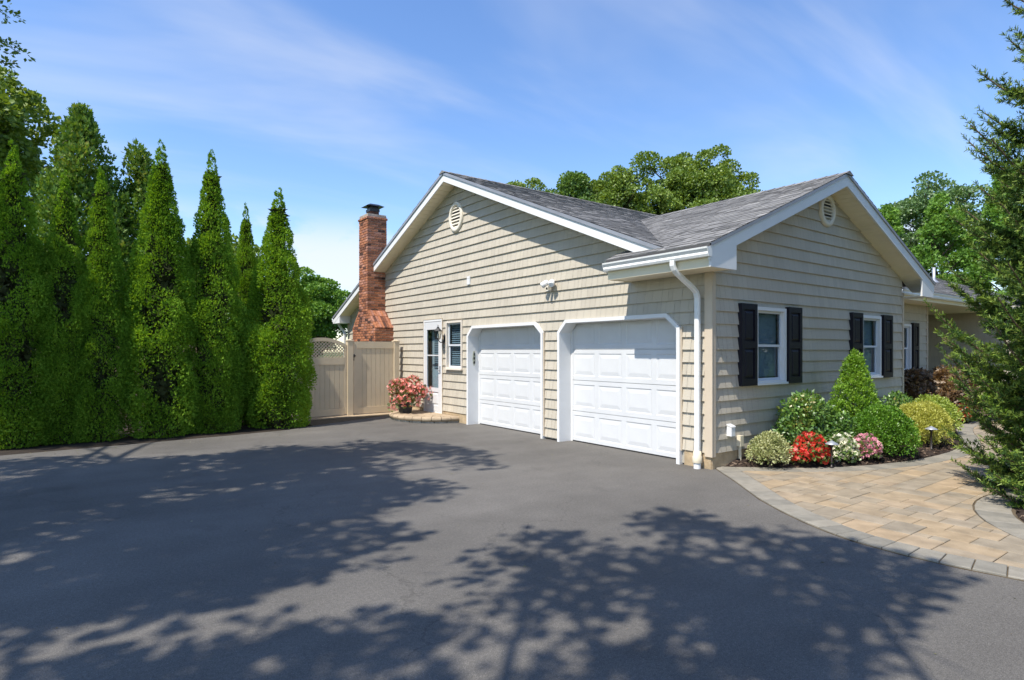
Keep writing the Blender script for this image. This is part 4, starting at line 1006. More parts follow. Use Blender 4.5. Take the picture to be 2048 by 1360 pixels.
for r in range(1):
    for i in range(11):
        t0 = PI * i / 11 + .01; t1 = PI * (i + 1) / 11 - .01; s = .04 + R.uniform(0, .012); m = MB(); rg = []
        for tt in (t0, (t0 + t1) / 2, t1): rg.append([(*ell(tt, s), -.03), (*ell(tt, s - .004), .036), (*ell(tt, .2), .036), (*ell(tt, .2), -.03)])
        m.prism(rg[0], rg[1]); m.f.pop(1); m2 = MB(); m2.prism(rg[1], rg[2]); m2.f.pop(0); m.add(m2.v, m2.f); m.build('wall_stone', M['stepstone'], step)
hp = halfplanes([ell(PI * k / 20, .275) for k in range(21)])
for ix in range(6):
    for iy in range(12):
        x0 = -.02 - (ix + 1) * .19 + .003; y0 = -1.1 + iy * .19 + (.095 if ix % 2 else 0); p = clip_to([(x0, y0 + .003), (x0 + .184, y0 + .003), (x0 + .184, y0 + .187), (x0, y0 + .187)], hp)
        if len(p) < 3 or abs(area(p)) < .002: continue
        m = MB(); m.prism([(x, y, .12) for x, y in p], [(x, y, .1375 + R.uniform(0, .002)) for x, y in p]); m.build('paver', M['coping'], step)
# planter
pt = empty('flower_planter', (-.62, 8.08, .139)); tag(pt, 'round planter of coral-pink begonias on the entry step', 'planter')
m = MB(); m.lathe([(0, 0), (.135, 0), (.15, .02), (.185, .22), (.20, .23), (.20, .26), (.18, .26), (.17, .20), (0, .20)], (0, 0, 0), 24); m.build('pot', M['pot'], pt, True)
rng = np.random.default_rng(5)
lob = [(R.gauss(0, .17), R.gauss(0, .17), .46 + R.gauss(0, .11), .17, 1) for _ in range(26)]
V, F = lobes_leaves(rng, lob, 46, ROUND, .075, up=.2); np_mesh('foliage', V, F, M['bronzeleaf'], pt)
lob2 = [(x * 1.04, y * 1.04, z + .02, r * 1.08, 1) for x, y, z, r, _ in lob]
V, F = lobes_leaves(rng, lob2, 40, BLOOM, .042, inner=.9, nj=.5); 
np_mesh('flowers', V, F, M['coralpetal'], pt)
m = MB(); 
for k in range(14):
    a = 2 * PI * k / 14; m.tube([(0.05 * math.cos(a), .05 * math.sin(a), .19), (.15 * math.cos(a), .15 * math.sin(a), .42)], .006, 5)
m.build('stems', M['flowerleaf'], pt)

# ================================================================== FENCE + GATE
FY = 9.50
fence = empty('fence_gate', (-.77, FY, 0)); tag(fence, 'solid tan vinyl gate with square posts between house wall and lattice gate', 'gate')
def fb(name, lo, hi, parent, ox=0):
    m = MB(); m.box((lo[0] - ox, lo[1] - FY, lo[2]), (hi[0] - ox, hi[1] - FY, hi[2])); return m.build(name, M['fence'], parent)
def post(x0, x1, top, parent, ox):
    m = MB(); w = (x1 - x0) / 2; cx = (x0 + x1) / 2 - ox; m.box((cx - w, -w, -.04), (cx + w, w, top)); m.box((cx - w - .012, -w - .012, top), (cx + w + .012, w + .012, top + .022)); m.prism([(cx - w, -w, top + .022), (cx + w, -w, top + .022), (cx + w, w, top + .022), (cx - w, w, top + .022)], [(cx - .01, -.01, top + .05), (cx + .01, -.01, top + .05), (cx + .01, .01, top + .05), (cx - .01, .01, top + .05)])
    return m.build('post', M['fence'], parent)
post(-.27, -.13, 1.87, fence, -.77); post(-1.53, -1.39, 1.87, fence, -.77)
fb('stile', (-1.365, FY - .022, .04), (-1.255, FY + .022, 1.86), fence, -.77)
fb('top_rail', (-1.255, FY - .025, 1.69), (-.275, FY + .025, 1.865), fence, -.77)
fb('bottom_rail', (-1.255, FY - .025, .03), (-.275, FY + .025, .195), fence, -.77)
x = -1.254
while x < -.28:
    w = min(.122, -.275 - x); fb('board', (x + .003, FY - .010, .196), (x + w - .003, FY + .012, 1.689), fence, -.77); x += .122
m = MB(); m.box((-.61, -.055, 1.46), (-.57, -.02, 1.54)); m.box((-.66, -.06, 1.485), (-.55, -.035, 1.515)); m.tube([(-.60, -.06, 1.46), (-.60, -.06, 1.38)], .008, 6); m.build('latch', M['black_metal'], fence)
gate = empty('lattice_gate', (-2.15, FY, 0)); tag(gate, 'tan vinyl gate with arched lattice top beside the arborvitae', 'gate')
gx0, gx1 = -2.76, -1.54
fb('stile', (gx0, FY - .022, .04), (gx0 + .06, FY + .022, 1.77), gate, -2.15); fb('stile', (gx1 - .06, FY - .022, .04), (gx1, FY + .022, 1.77), gate, -2.15)
fb('middle_rail', (gx0 + .06, FY - .025, 1.285), (gx1 - .06, FY + .025, 1.465), gate, -2.15); fb('bottom_rail', (gx0 + .06, FY - .025, .03), (gx1 - .06, FY + .025, .195), gate, -2.15)
x = gx0 + .061
while x < gx1 - .07:
    w = min(.122, gx1 - .06 - x); fb('board', (x + .003, FY - .010, .196), (x + w - .003, FY + .012, 1.284), gate, -2.15); x += .122
arch = lambda x: 1.775 + .175 * (1 - ((x + 2.15) / .61) ** 2)
m = MB(); n = 24
for k in range(n):
    xa = gx0 + (gx1 - gx0) * k / n; xb = gx0 + (gx1 - gx0) * (k + 1) / n
    m.prism([(xa + 2.15, -.025, arch(xa) - .085), (xb + 2.15, -.025, arch(xb) - .085), (xb + 2.15, -.025, arch(xb)), (xa + 2.15, -.025, arch(xa))], [(xa + 2.15, .025, arch(xa) - .085), (xb + 2.15, .025, arch(xb) - .085), (xb + 2.15, .025, arch(xb)), (xa + 2.15, .025, arch(xa))])
m.build('arch_rail', M['fence'], gate)
# lattice strips on both diagonals, clipped to the opening
top_poly = [(gx0 + .06, 1.465), (gx1 - .06, 1.465)] + [(gx1 - .06 - (gx1 - gx0 - .12) * k / 10, arch(gx1 - .06 - (gx1 - gx0 - .12) * k / 10) - .08) for k in range(11)]
hpL = halfplanes(top_poly)
for s, dy in ((1, -.009), (-1, .001)):
    for k in range(-6, 26):
        c0 = gx0 + k * .082; w = .017
        p = clip_to([(c0 - w, 1.30), (c0 + w, 1.30), (c0 + w + s * .8, 2.1), (c0 - w + s * .8, 2.1)] if s > 0 else [(c0 - w, 1.30), (c0 + w, 1.30), (c0 + w - .8, 2.1), (c0 - w - .8, 2.1)], hpL)
        if len(p) < 3 or abs(area(p)) < 1e-4: continue
        m = MB(); m.prism([(x + 2.15, dy, z) for x, z in p], [(x + 2.15, dy + .008, z) for x, z in p]); m.build('lattice_strip', M['fence'], gate)
# run of fence further left, behind the hedge
fl_ = empty('hedge_fence', (-5.5, FY + .6, 0)); tag(fl_, 'tan vinyl fence standing behind the row of arborvitae', 'fence')
x = -9.6
while x < -2.95:
    m = MB(); m.box((x + 5.5 + .003, -.012, .05), (x + 5.5 + .119, .012, 1.75)); m.build('board', M['fence'], fl_); x += .122
# paver strip in front of the gates
strip_ = empty('paver_strip'); tag(strip_, kind='structure')
sp = [(-2.85, 8.02), (-1.6, 8.57), (-.5, 9.14), (-.02, 9.16), (-.02, 11), (-3.0, 11)]
b = MB(); b.prism([(x, y, -.04) for x, y in sp], [(x, y, .004) for x, y in sp]); b.build('bedding', M['joint'], strip_)
hpS = [halfplanes([(-2.85, 8.02), (-1.6, 8.57), (-.5, 9.14), (-.02, 9.16), (-.02, 11), (-3.0, 11)])]
y = 8.0; r_ = 0
while y < 10.9:
    x = -3.05 - (.06 if r_ % 2 else 0)
    while x < 0:
        p = clip_to([(x + .003, y + .003), (x + .117, y + .003), (x + .117, y + .227), (x + .003, y + .227)], hpS[0])
        if len(p) >= 3 and abs(area(p)) > .001:
            m = MB(); m.prism([(a, c_, -.02) for a, c_ in p], [(a, c_, .012 + R.uniform(0, .003)) for a, c_ in p]); m.build('paver', M['coping'], strip_)
        x += .12
    y += .23; r_ += 1

# ================================================================== PLANTS
def taper_limb(mb, p0, p1, r0, r1, seg=5, bend=.12, sides=8, rr=R):
    p0 = Vector(p0); p1 = Vector(p1); d = p1 - p0; pts = []; rad = []
    off = Vector((rr.uniform(-1, 1), rr.uniform(-1, 1), rr.uniform(-.3, .6))) * d.length * bend
    for i in range(seg + 1):
        t = i / seg; pts.append(p0 + d * t + off * math.sin(PI * t)); rad.append(r0 + (r1 - r0) * t)
    mb.tube(pts, rad, sides); return pts
# ---- arborvitae
def arbor_meshes(h, r, seed):
    rg = np.random.default_rng(seed); rr = random.Random(seed); L = []
    n = 190
    for i in range(n):
        t = rr.random() ** 1.25 * .985
        Rz = r * min(1.0, (1.02 - t) / .62) ** .9 * (.82 + .18 * min(1, t / .10))
        a = i * 2.399963 + rr.uniform(-.5, .5); lr = min(.31, .06 + .38 * Rz * rr.uniform(.65, 1.15)) * (1 if t < .9 else .7)
        ro = max(0, Rz - lr * .85) * rr.uniform(.80, 1.14)
        L.append((ro * math.cos(a), ro * math.sin(a), .06 + t * (h - .15), lr, 1.35))
    for q in range(16):
        zz = h - .06 - q * .085; Rq = r * min(1.0, (1.02 - zz / h) / .62) ** .9; a = q * 2.4
        L.append((.35 * Rq * math.cos(a), .35 * Rq * math.sin(a), zz, max(.04, .62 * Rq), 1.5))
    L = np.array(L); rep = np.clip((175 * (L[:, 3] / .19) ** 1.8), 30, 480).astype(int); idx = np.repeat(np.arange(len(L)), rep); n = len(idx)
    d = unit(rg.normal(size=(n, 3))); outd = L[idx, :3] * np.array([1, 1, 0]); outd = unit(outd + 1e-6)
    flip = (d * outd).sum(1) < -.25; d[flip] = -d[flip]
    d[:, 2] = np.where((d[:, 2] < -.3) & (rg.random(n) < .6), -d[:, 2], d[:, 2])
    pos = L[idx, :3] + d * (L[idx, 3] * (.72 + .30 * rg.random(n)))[:, None] * np.stack([np.ones(n), np.ones(n), L[idx, 4]], 1)
    pos[:, 2] = np.maximum(pos[:, 2], .02)
    ax = unit(d * .85 + outd * .2 + np.array([0, 0, .55]) + rg.normal(size=(n, 3)) * .45)
    tang = np.stack([-outd[:, 1], outd[:, 0], np.zeros(n)], 1) * np.where(rg.random(n) < .5, 1, -1)[:, None]
    nr = unit(rg.normal(size=(n, 3)) * .5 + d * .45 + tang * .8 + np.array([0, 0, .3]))
    V, F = stamp(pos, ax, nr, .041 * (.6 + .8 * rg.random(n)), *SPRAY3)
    # inner twigs: dead foliage near the stem, coloured dark for the crown's inner shade
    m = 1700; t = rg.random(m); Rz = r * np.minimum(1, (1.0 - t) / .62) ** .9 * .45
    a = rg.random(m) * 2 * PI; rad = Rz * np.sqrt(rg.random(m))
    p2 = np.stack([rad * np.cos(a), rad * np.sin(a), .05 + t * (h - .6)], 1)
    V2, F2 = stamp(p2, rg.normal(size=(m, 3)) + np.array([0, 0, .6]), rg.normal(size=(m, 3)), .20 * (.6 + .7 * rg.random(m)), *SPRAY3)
    print('arbor sprays', n)
    return (V, F), (V2, F2)
ARB = {}
def arborvitae(x, y, h, r, var, rz, label, lean=(0, 0)):
    t = empty('arborvitae', (x, y, 0), rz)
    tag(t, label, 'arborvitae', 'arborvitae row along the driveway')
    key = var
    if key not in ARB:
        (V, F), (V2, F2) = arbor_meshes(5.4, .70, 100 + var)
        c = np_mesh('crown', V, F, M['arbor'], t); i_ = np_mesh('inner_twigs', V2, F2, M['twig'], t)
        m = MB(); m.tube([(0, 0, -.1), (.01, 0, 1.5), (-.01, .01, 3.2), (0, 0, 4.9)], [.085, .07, .045, .012], 8); k = m.build('trunk', M['trunk'], t, True)
        ARB[key] = (c.data, i_.data, k.data)
    else:
        for nm, d in zip(('crown', 'inner_twigs', 'trunk'), ARB[key]): link(bpy.data.objects.new(nm, d), t)
    t.scale = (r / .70, r / .70, h / 5.4); t.rotation_euler = (lean[0], lean[1], rz)
    return t
arborvitae(-3.48, 8.36, 5.14, .70, 0, .3, 'arborvitae nearest the tan gate, at the right end of the row')
arborvitae(-3.92, 9.35, 4.95, .42, 1, 2.0, 'slim arborvitae set back behind the right end of the row')
arborvitae(-4.77, 8.44, 5.72, .60, 1, 1.2, 'second arborvitae from the gate, with a tall sharp tip')
arborvitae(-5.67, 8.34, 5.68, .66, 2, 4.1, 'third arborvitae from the gate, tallest and broadest in view')
arborvitae(-6.62, 8.32, 5.00, .50, 0, 2.6, 'fourth arborvitae from the gate, shorter with a rounded tip')
arborvitae(-7.16, 8.38, 4.86, .48, 2, .9, 'fifth arborvitae from the gate, paired close with its neighbour')
arborvitae(-7.86, 8.34, 5.22, .60, 1, 3.4, 'arborvitae at the left edge of the picture')

# ---- broadleaf trees
def tree(name, label, base, trunk_h, trunk_r, lobes, m, leaf, per, tmpl=LEAF, cat='tree', group=None, seed=1, up=.1, jit=.8, limbs=None, inner=.35, extra=()):
    """lobes: [(x,y,z,r,squash)] in world coordinates; limbs reach most lobes"""
    t = empty(name, (base[0], base[1], 0)); tag(t, label, cat, group)
    rr = random.Random(seed); rg = np.random.default_rng(seed); bx_, by_ = base[0], base[1]
    L = [(x - bx_, y - by_, z, r, s) for x, y, z, r, s in lobes]
    mb_ = MB(); top = Vector((rr.uniform(-.2, .2), rr.uniform(-.2, .2), trunk_h)); mb_.tube([(0, 0, -.15), (0, 0, .25), tuple(top * .5), tuple(top)], [trunk_r * 1.5, trunk_r, trunk_r * .85, trunk_r * .7], 10)
    fork = []
    zs = [l[2] for l in L]; ztop = max(zs)
    mb_.tube([tuple(top), tuple(top + Vector((rr.uniform(-.3, .3), rr.uniform(-.3, .3), (ztop - trunk_h) * .8)))], [trunk_r * .7, trunk_r * .15], 8)
    step = max(1, len(L) // (limbs or 40))
    for l in L[::step]:
        e = Vector(l[:3]); hgt = min(max(trunk_h * .75, e.z - .45 * math.hypot(e.x, e.y) - .6), ztop * .9)
        st = Vector((top.x * min(1, hgt / trunk_h), top.y * min(1, hgt / trunk_h), hgt)); dd = (e - st).length
        pts = taper_limb(mb_, st, e, max(.02, trunk_r * .10 + .016 * dd), .008, 6, .13, 6, rr)
        for _ in range(4):
            q = pts[rr.randint(3, 6)]; taper_limb(mb_, q, q + Vector((rr.gauss(0, 1), rr.gauss(0, 1), rr.gauss(.3, .7))) * l[3] * .6, .012, .004, 3, .15, 5, rr)
    for x, y, z, r, s_ in extra:
        e = Vector((x - bx_, y - by_, z)); st = Vector((top.x, top.y, trunk_h)); kn = e + Vector((-1.4, -.1, .55))
        mb_.tube([st, st + (kn - st) * .5 + Vector((0, 0, .35)), kn, kn + (e - kn) * .6 + Vector((0, 0, .05)), e], [.05, .03, .014, .006, .003], 5)
    mb_.build('trunk', M['trunk'], t, True)
    if extra:
        ex = np.array([(x - bx_, y - by_, z, r, s_) for x, y, z, r, s_ in extra]); V, F = lobes_leaves(rg, ex, 34, LEAF, leaf * .30, up=-.2, inner=.1); np_mesh('hanging_leaves', V, F, m, t)
    V, F = lobes_leaves(rg, L, per, tmpl, leaf, up=up, jit=jit, inner=inner, density=True)
    np_mesh('crown', V, F, m, t); return t
def blob(cx, cy, cz, rx, ry, rz, n, lr, seed, squash=.8, flat_bottom=True, hollow=.5):
    rr = random.Random(seed); out = []
    n = int(n * 2.0); lr *= .72
    while len(out) < n:
        d = Vector((rr.gauss(0, 1), rr.gauss(0, 1), rr.gauss(0, 1))).normalized() * (hollow + (1 - hollow) * rr.random() ** .6)
        if flat_bottom and d.z < -.6: continue
        wob = 1 + .16 * math.sin(3.1 * math.atan2(d.y, d.x) + seed) + .14 * math.sin(5 * d.z + 2 * math.atan2(d.y, d.x) + seed * 2)
        out.append((cx + d.x * rx * wob, cy + d.y * ry * wob, cz + d.z * rz * wob, lr * rr.uniform(.5, 1.4), squash))
    return out
# behind the roof, centre
tree('maple_tree', 'broad leafy tree rising highest behind the middle of the roof', (15.9, 12.6), 4.5, .25, blob(15.9, 12.6, 7.9, 2.5, 2.5, 2.9, 76, .68, 201), M['decid'], .098, 480, ROUND, seed=201, group='trees behind the house')
tree('maple_tree', 'tree shoulder behind the roof, just left of the tallest crown', (13.3, 14.6), 4.5, .25, blob(13.3, 14.6, 7.4, 1.5, 1.5, 2.6, 40, .6, 221), M['decid'], .098, 400, ROUND, seed=221, group='trees behind the house')
tree('maple_tree', 'rounded tree behind the roof, second from the dark pipe', (12.1, 16.4), 4.5, .25, blob(12.1, 16.4, 7.7, 1.5, 1.5, 2.0, 40, .6, 202), M['decid2'], .098, 400, ROUND, seed=202, group='trees behind the house')
tree('maple_tree', 'low tree crown just showing by the dark roof pipe', (10.6, 18.4), 4.5, .22, blob(10.6, 18.4, 7.5, 1.2, 1.2, 2.1, 30, .6, 203), M['decid'], .098, 380, ROUND, seed=203, group='trees behind the house')
tree('maple_tree', 'right shoulder of the leafy trees behind the roof valley', (17.2, 11.4), 4.5, .22, blob(17.2, 11.4, 7.2, 1.7, 1.7, 2.4, 44, .62, 222), M['decid'], .098, 420, ROUND, seed=222, group='trees behind the house')
tree('maple_tree', 'small tree filling the gap beside the dark roof pipe', (11.2, 17.0), 4.5, .2, blob(11.2, 17.0, 7.0, 1.3, 1.3, 2.0, 34, .6, 223), M['decid2'], .098, 400, ROUND, seed=223, group='trees behind the house')
# behind the gate
tree('maple_tree', 'leafy tree beyond the tan gate, left of the chimney', (.6, 19.0), 1.5, .18, blob(.7, 19.0, 2.9, 1.55, 1.55, 1.75, 44, .52, 204, flat_bottom=False), M['evergreen'], .085, 430, ROUND, seed=204)
tree('maple_tree', 'low tree glimpsed between the arborvitae tips', (-2.9, 17.5), 2.5, .2, blob(-2.9, 17.5, 3.4, 2.4, 1.5, 1.9, 40, .6, 205, flat_bottom=False), M['decid'], .11, 240, ROUND, seed=205)
# right of the house
tree('locust_tree', 'feathery tall tree above the evergreens right of the house', (27.3, 7.0), 6.0, .13, blob(27.0, 6.0, 7.7, 2.0, 2.8, 2.1, 44, .72, 206, .6), M['locust'], .11, 210, ROUND, seed=206)
def conifer_lobes(cx, cy, z0, h, r, n, seed):
    rr = random.Random(seed); out = []
    for i in range(n):
        t = rr.random() ** 1.3; a = rr.uniform(0, 2 * PI); R_ = r * (1 - t) ** .75 * rr.uniform(.55, 1.08)
        out.append((cx + R_ * math.cos(a), cy + R_ * math.sin(a), z0 + t * h, (.30 + .38 * (1 - t)) * rr.uniform(.7, 1.2), .75))
    return out
for x_, y_, h_, r_c, sd_, lb_ in ((22.8, 6.7, 7.3, 1.9, 207, 'bushy green conifer just right of the front gable'), (23.3, 4.7, 7.7, 1.9, 208, 'middle bushy conifer behind the porch roof'), (23.6, 2.6, 8.2, 2.0, 209, 'bushy conifer partly hidden behind the near spruce'), (24.4, .6, 8.8, 2.1, 210, 'tall bushy conifer behind the near spruce at the right edge')):
    tree('cypress_tree', lb_, (x_, y_), 1.2, .16, conifer_lobes(x_, y_, .8, h_, r_c, 110, sd_), M['evergreen'], .13, 330, SPRAY3, seed=sd_, group='conifers right of the house', up=.5)
# unseen trees added off to the right to darken the front window reflections
tree('reflection_tree', 'unseen dense tree added right of the walkway to darken window reflections', (13.5, -10.5), 2.5, .25, blob(13.5, -10.5, 4.6, 3.4, 3.0, 3.6, 60, .9, 231, flat_bottom=False), M['decid2'], .22, 110, ROUND, seed=231, group='unseen trees added for the front window reflections')
tree('reflection_tree', 'unseen dense tree added farther along the lawn to darken window reflections', (20.5, -11.5), 2.5, .25, blob(20.5, -11.5, 4.6, 3.6, 3.0, 3.8, 60, .9, 232, flat_bottom=False), M['decid2'], .22, 110, ROUND, seed=232, group='unseen trees added for the front window reflections')
tree('reflection_tree', 'unseen tree added far along the front lawn to darken window reflections', (26.0, -8.2), 2.5, .25, blob(26.0, -8.2, 4.6, 3.2, 3.0, 3.8, 50, .9, 233, flat_bottom=False), M['decid2'], .22, 110, ROUND, seed=233, group='unseen trees added for the front window reflections')
tree('reflection_tree', 'unseen tree added beside the far end of the house to darken window reflections', (27.5, -4.2), 2.0, .2, blob(27.5, -4.2, 4.2, 2.4, 2.0, 3.6, 40, .9, 234, flat_bottom=False), M['decid2'], .22, 110, ROUND, seed=234, group='unseen trees added for the front window reflections')
tree('reflection_yard_tree', 'unseen low tree added behind the hedge to darken the small window reflection', (-8.6, 20.0), 1.2, .15, blob(-8.6, 20.0, 2.9, 2.4, 1.6, 2.4, 40, .7, 235, flat_bottom=False), M['decid2'], .16, 140, ROUND, seed=235, group='unseen trees added for the small window reflection')  # this and the next: unseen, added to darken the small window's reflection
tree('reflection_yard_tree', 'unseen low tree added beyond the hedge to darken the small window reflection', (-12.5, 21.5), 1.2, .15, blob(-12.5, 21.5, 2.9, 2.4, 1.6, 2.4, 40, .7, 236, flat_bottom=False), M['decid2'], .16, 140, ROUND, seed=236, group='unseen trees added for the small window reflection')
# left background
tree('cedar_tree', 'loose green cedar with rusty patches behind the arborvitae', (-6.9, 12.4), 2.4, .16, [(x, y, z, r * .62, 2.1) for x, y, z, r, q in conifer_lobes(-6.9, 12.4, 1.0, 6.1, 1.6, 230, 211)], M['cedar'], .10, 150, SPRAY3, seed=211, up=.9, jit=.5)
tree('cedar_tree', 'narrower cedar with rusty tips left of the tallest arborvitae', (-5.7, 12.6), 2.4, .14, [(x, y, z, r * .62, 2.1) for x, y, z, r, q in conifer_lobes(-5.75, 12.4, 1.0, 5.4, 1.3, 190, 212)], M['cedar'], .10, 140, SPRAY3, seed=212, up=.9, jit=.5)
tree('oak_tree', 'leafy broadleaf tree at the far left behind the hedge', (-9.6, 14.5), 4, .25, blob(-9.3, 14.6, 6.5, 1.9, 1.9, 2.1, 50, .55, 213), M['decid'], .10, 260, ROUND, seed=213)

# ---- shade trees left of and behind the camera (they throw the dappled shade)
KX, KY = 1.0 / 1.586, .155 / 1.586
def up_sun(gx, gy, h): return (gx - KX * h, gy - KY * h, h)
def shade(list_, seed):
    rr = random.Random(seed); out = []
    for gx, gy, rx, ry, h, n, lr in list_:
        for _ in range(n):
            while True:
                a, b_ = rr.uniform(-1, 1), rr.uniform(-1, 1)
                if a * a + b_ * b_ < 1: break
            hh = h + rr.uniform(-1.1, 1.1); p = up_sun(gx + a * rx, gy + b_ * ry, hh); out.append((*p, lr * rr.uniform(.7, 1.25), .8))
    return out
shA = shade([(-5.9, 3.1, 1.9, 2.2, 9.5, 50, .62), (-3.6, 3.7, 1.4, 1.2, 10.5, 20, .55), (-2.2, 2.9, .7, .7, 11.0, 6, .42), (-4.5, 1.2, 1.0, .8, 9.2, 14, .46), (-6.7, .35, 1.2, .85, 8.8, 20, .5), (-5.6, .05, .8, .45, 9.0, 9, .36), (-7.3, -.1, .6, .4, 8.8, 6, .36), (-7.6, 5.0, 1.3, 1.3, 9.2, 14, .55), (-4.9, 5.3, .9, .45, 10.0, 6, .38), (-9.5, 3, 1.8, 2.6, 9.5, 20, .7), (-8.6, .2, 1.2, 1.2, 9, 14, .55), (-6.4, 8.15, 1.5, .55, 10.5, 9, .48)], 301)
TW = [(-7.50, 2.45, 4.50, .11, .6), (-7.42, 2.48, 4.47, .09, .6), (-7.58, 2.4, 4.43, .12, .6), (-7.53, 2.55, 4.36, .08, .6), (-7.60, 2.45, 4.86, .12, .6), (-7.50, 2.5, 4.80, .09, .6)]
tree('oak_tree', 'tall spreading oak beyond the left edge shading the driveway', (-12.2, 2.6), 5.0, .30, shA, M['decid'], .15, 118, ROUND, seed=301, group='shade trees by the driveway', limbs=60, inner=.1, extra=TW)
shB = shade([(-3.3, -2.55, 1.1, .75, 8.2, 17, .42), (-4.6, -2.1, .8, .8, 8.0, 7, .34), (-2.5, -1.5, .7, .35, 8.6, 5, .30), (-3.9, -1.25, .5, .35, 8.6, 3, .28), (-2.45, -2.9, .6, .5, 8.6, 5, .32), (-5.2, -3.4, 1.2, .8, 8.0, 10, .42), (-4.4, -3.3, .7, .4, 8.0, 5, .38), (-6.3, -2.0, .7, .6, 8.2, 7, .36), (-7.3, -2.2, 1.0, 1.0, 8.2, 16, .45), (-6.2, -1.55, .45, .25, 8.2, 5, .26), (-7.2, -1.6, .5, .3, 8.2, 5, .3), (-8.6, -4, 1.5, 1.5, 8.4, 16, .55)], 302)
tree('oak_tree', 'oak standing behind the camera shading the near asphalt', (-10.4, -5.2), 4.6, .24, shB, M['decid2'], .13, 92, ROUND, seed=302, group='shade trees by the driveway', limbs=40, inner=.1)
# ---- spruce at the right
def spruce(cx, cy, H, r0, seed):
    rr = random.Random(seed); rg = np.random.default_rng(seed)
    t = empty('spruce_tree', (cx, cy, 0)); tag(t, 'dark green spruce in the round mulch bed at the right edge', 'spruce')
    m = MB(); m.tube([(0, 0, 0), (0, 0, H * .5), (0, 0, H - .1)], [.13, .08, .012], 10); m.build('trunk', M['trunk'], t, True)
    shoots = []; wood = MB()
    z = .16
    while z < H - .3:
        nb = rr.choice((6, 6, 7, 7)); a0 = rr.uniform(0, 2 * PI)
        for k in range(nb):
            a = a0 + 2 * PI * k / nb + rr.uniform(-.25, .25)
            L = r0 * (1 - z / H) ** .8 * (.80 + .2 * min(1, z / 1.5)) * rr.choice((.80, .90, .96, 1.0, 1.08)) + .12
            d = Vector((math.cos(a), math.sin(a), 0)); sd = Vector((-d.y, d.x, 0))
            # only full detail where branches face the camera side
            vis = d.dot(Vector((-.75, .45, 0)).normalized())
            dens = (1.0 if vis > -.3 else .4) * (1.0 if z < 5.2 else .45)
            pts = []; ns = 8; rise = rr.uniform(.0, .16)
            for i in range(ns + 1):
                s = i / ns; pts.append(Vector((0, 0, z)) + d * (L * s) + Vector((0, 0, -.20 * L * math.sin(PI * s * .8) + (rise + .34) * min(1, .25 + z / 1.4) * L * s * s)) + sd * (.05 * L * math.sin(3 * s + a)))
            wood.tube(pts, [.020 * (1 - .8 * i / ns) + .003 for i in range(ns + 1)], 5, False)
            # side shoots
            s = .10
            while s < .97:
                i = min(ns - 1, int(s * ns)); p = pts[i] + (pts[i + 1] - pts[i]) * (s * ns - i); tdir = (pts[i + 1] - pts[i]).normalized()
                for sg in (-1, 1, rr.choice((-.35, .35))):
                    if rr.random() > (.92 if abs(sg) == 1 else .4) * dens: continue
                    ls = (.12 + .36 * L * (1 - s) ** .8 * .62) * rr.uniform(.75, 1.2); ls = min(ls, .62)
                    dr = (tdir * .80 + sd * sg * .66 + Vector((0, 0, rr.uniform(-.30, .38) if abs(sg) == 1 else rr.choice((-.5, .6))))).normalized()
                    if abs(sg) < 1: ls *= .55
                    shoots.append((p, dr, ls))
                    if ls > .20:
                        q = .26
                        while q < .9:
                            for s2 in (-1, 1):
                                if rr.random() < .8:
                                    sub = dr.cross(Vector((0, 0, 1))).normalized() * s2
                                    shoots.append((p + dr * ls * q, (dr * .8 + sub * .6 + Vector((0, 0, rr.uniform(-.25, .25)))).normalized(), (.07 + .42 * ls * (1 - q)) * rr.uniform(.8, 1.2)))
                            q += .30
                s += .085 / max(.5, L) * rr.uniform(.85, 1.25)
            for i in range(3, ns): shoots.append((pts[i], (pts[i + 1] - pts[i]).normalized(), (pts[i + 1] - pts[i]).length))
            shoots.append((pts[-1], ((pts[-1] - pts[-2]).normalized() + Vector((0, 0, .12))).normalized(), .10 + .05 * rr.random()))
        z += rr.uniform(.10, .14) * (1 + .2 * z / H)
    P = np.array([tuple(s[0]) for s in shoots]); D = np.array([tuple(s[1]) for s in shoots]); Ln = np.array([s[2] for s in shoots])
    # twig stems
    V1, F1 = stamp(P, D, unit(rg.normal(size=P.shape)), Ln, [(-.010, 0, 0), (.010, 0, 0), (0, 1, 0), (0, 0, .014), (0, 0, -.014)], [(0, 1, 2), (3, 4, 2)])
    nn = np.maximum(12, Ln * 190).astype(int); idx = np.repeat(np.arange(len(P)), nn); n = len(idx); q = rg.random(n)
    pos = P[idx] + D[idx] * (Ln[idx] * q)[:, None]
    rad = unit(np.cross(D[idx], rg.normal(size=(n, 3))))
    ax = unit(rad * .85 + D[idx] * .62 + np.array([0, 0, .18]))
    V, F = stamp(pos, ax, rg.normal(size=(n, 3)), .036 + .016 * rg.random(n), [(-.10, 0, 0), (.10, 0, 0), (.07, .75, 0), (0, 1, 0), (-.07, .75, 0)], [(0, 1, 2), (0, 2, 4), (4, 2, 3)])
    tipm = np.repeat((q > .70) & (Ln[idx] > .07) & (Ln[idx] < .5), 5); fm = tipm[F[:, 0]]
    def sub(Fs):
        u, inv = np.unique(Fs, return_inverse=True); return V[u], inv.reshape(Fs.shape)
    np_mesh('needles', *sub(F[~fm]), M['spruce'], t); np_mesh('new_growth', *sub(F[fm]), M['sprucetip'], t)
    np_mesh('twigs', V1, F1, M['sprucetwig'], t)
    wood.build('branches', M['trunk'], t, True)
    print('spruce shoots', len(shoots), 'needles', n)
spruce(1.85, -3.95, 10.4, 1.86, 401)

